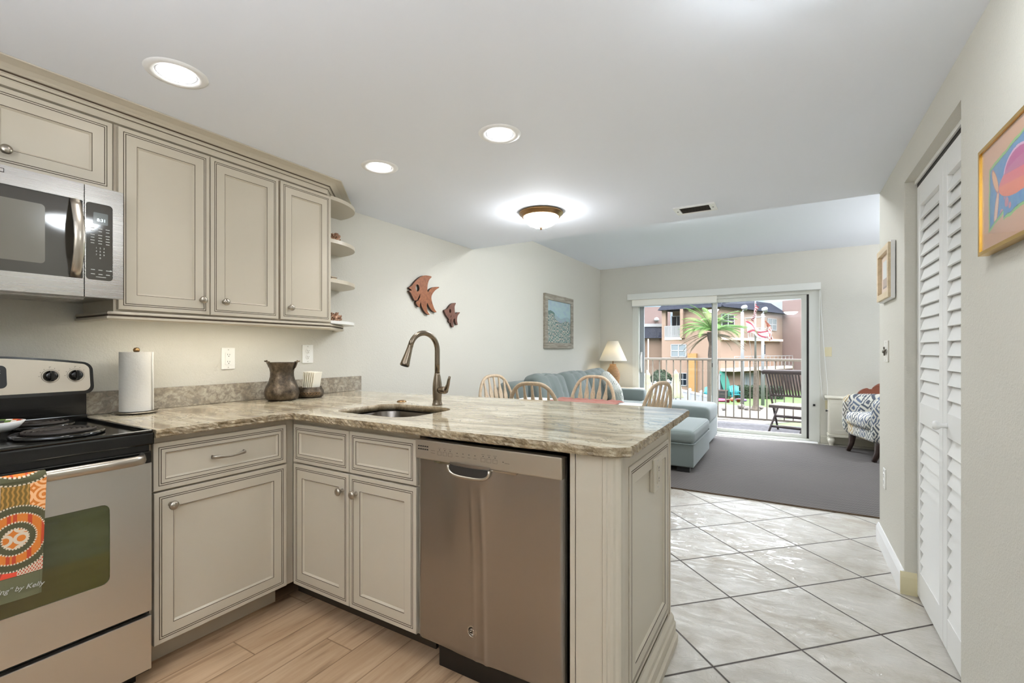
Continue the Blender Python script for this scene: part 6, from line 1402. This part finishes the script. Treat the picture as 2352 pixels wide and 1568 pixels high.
flag('flag', 'red and white emblem flag drooping from the right end of the crossarm', lambda u, v: tuple(lerp2([(1757, 736, -.1), (1760, 737, -.4), (1765, 783, -.3), (1775, 779, -.6)], u, v)+lerp2([(0, 0, 0)]*4, 0, 0)*0+e*(.14*math.sin(v*3.1)*u)+nf*.12*math.sin(v*7+u*6)), emblem, 30, 40)
# ------------------------------------------------------------------ beach things by the building
def adirondack(px, d, label, a):
    q = P(px, d); t = thing('adirondack_chair', label, 'chair', V3(q, GZ), a, 'turquoise garden chairs')
    def L_(bm, n): return lobj(n, bm, 'turquoise', t)
    bm = NEW()
    for k in range(5): box(bm, -.3, .3, -.25+k*.11, -.15+k*.11, .36-.0*k, .39)
    L_(bm, 'seat'); bm = NEW()
    for k in range(5): x = -.26+.13*k; tube(bm, [(x, -.25, .3), (x*1.1, -.55, 1.12-abs(k-2)*.05)], 1.0, 4, flat=(.085, .02), up=(1, 0, 0))
    L_(bm, 'backrest')
    for s in (-1, 1):
        bm = NEW(); box(bm, s*.36-.07, s*.36+.07, -.45, .35, .58, .61); L_(bm, 'armrest')
        bm = NEW(); box(bm, s*.34-.03, s*.34+.03, .25, .33, 0, .58); L_(bm, 'leg'); bm = NEW(); tube(bm, [(s*.31, .3, .36), (s*.31, -.5, .02)], .05, 4); L_(bm, 'leg')
adirondack(1690, 37.7, 'turquoise garden chair in front of the hedge end', R(200)); adirondack(1624, 36.5, 'turquoise garden chair partly hidden behind the door frame', R(170))
q = P(1674, 38.95); bm = NEW(); out = [(.34*math.sin(R(a))*(1 if a < 180 else 1), 1.2-1.2*math.cos(R(a))) for a in range(0, 360, 15)]
prism(bm, out, lambda a, z, y: (a, y, z), -.06, .06); bm.transform(Matrix.Translation(V3(q, GZ+.1)) @ Matrix.Rotation(YAW, 4, 'Z') @ Matrix.Rotation(R(-12), 4, 'Y') @ Matrix.Rotation(R(-8), 4, 'X')); one('paddle_board', bm, 'kayak_teal', 'teal board standing upright against the building', 'paddle board', V3(q, GZ))
q = P(1656, 38.4); t = thing('storage_bench', 'dark storage bench below the teal board', 'bench', V3(q, GZ))
bm = NEW(); box(bm, -.5, .5, -.3, .3, .05, .62, bev=.02); lobj('box', bm, 'black_plastic', t); bm = NEW(); box(bm, -.53, .53, -.33, .33, .62, .70, bev=.02); lobj('lid', bm, 'dark_wood', t); bm = NEW(); box(bm, -.5, .5, -.32, -.3, .35, .42); lobj('band', bm, 'palm_trunk', t)
def toy(px, d, name, label, mat, s, grp='beach toys on the lawn'):
    q = P(px, d); bm = NEW(); c = V3(q, GZ)
    if name == 'beach_ball': lathe(bm, [(s*math.sin(R(a)), s-s*math.cos(R(a))) for a in range(0, 181, 20)], c, (0, 0, 1), 14)
    elif name == 'sand_bucket': lathe(bm, [(0, 0), (s*.7, 0), (s, s*1.6), (s*1.08, s*1.6), (s*1.08, s*1.7), (s*.9, s*1.7), (s*.6, .05), (0, .05)], c, (0, 0, 1), 14)
    else: lathe(bm, [(s*.55, s*.3)]+[(s-s*.4*math.cos(R(a))*1.0, s*.3+s*.3*math.sin(R(a))) for a in range(0, 361, 30)], c, (0, 0, 1), 18)
    one(name, bm, mat, label, 'toy', c, grp, True)
toy(1655, 36.0, 'swim_ring', 'pink swim ring on the lawn below the storage bench', 'toy_pink', .36); toy(1682, 35.8, 'beach_ball', 'orange ball on the lawn beside the turquoise chair', 'toy_orange', .17); toy(1702, 36.3, 'swim_ring', 'purple swim ring right of the turquoise chair', 'toy_purple', .3); toy(1696, 35.4, 'sand_bucket', 'orange sand bucket in front of the purple swim ring', 'toy_orange', .15); toy(1672, 35.2, 'sand_bucket', 'pink sand bucket left of the orange ball', 'toy_pink', .14)
for px, d, s, lb in ((1703, 31.2, .24, 'large pale boulder on the gravel left of the flagpole base'), (1714, 30.6, .16, 'small pale stone beside the large boulder'), (1747, 31, .17, 'pale stone on the gravel right of the flagpole base'), (1663, 30.4, .15, 'pale stone on the gravel near the sliding door frame')):
    q = P(px, d); bm = NEW(); bmesh.ops.create_icosphere(bm, subdivisions=3, radius=s)
    for v in bm.verts: v.co *= 1+.25*MN.noise(v.co*3/s*.6+Vector((px, 0, 0))); v.co.z *= .7
    lo = min(v.co.z for v in bm.verts); bm.transform(Matrix.Translation(V3(q, GZ+.03-lo-.03*s))); one('boulder', bm, 'stone', lb, 'stone', V3(q, GZ), 'stones on the gravel', True)
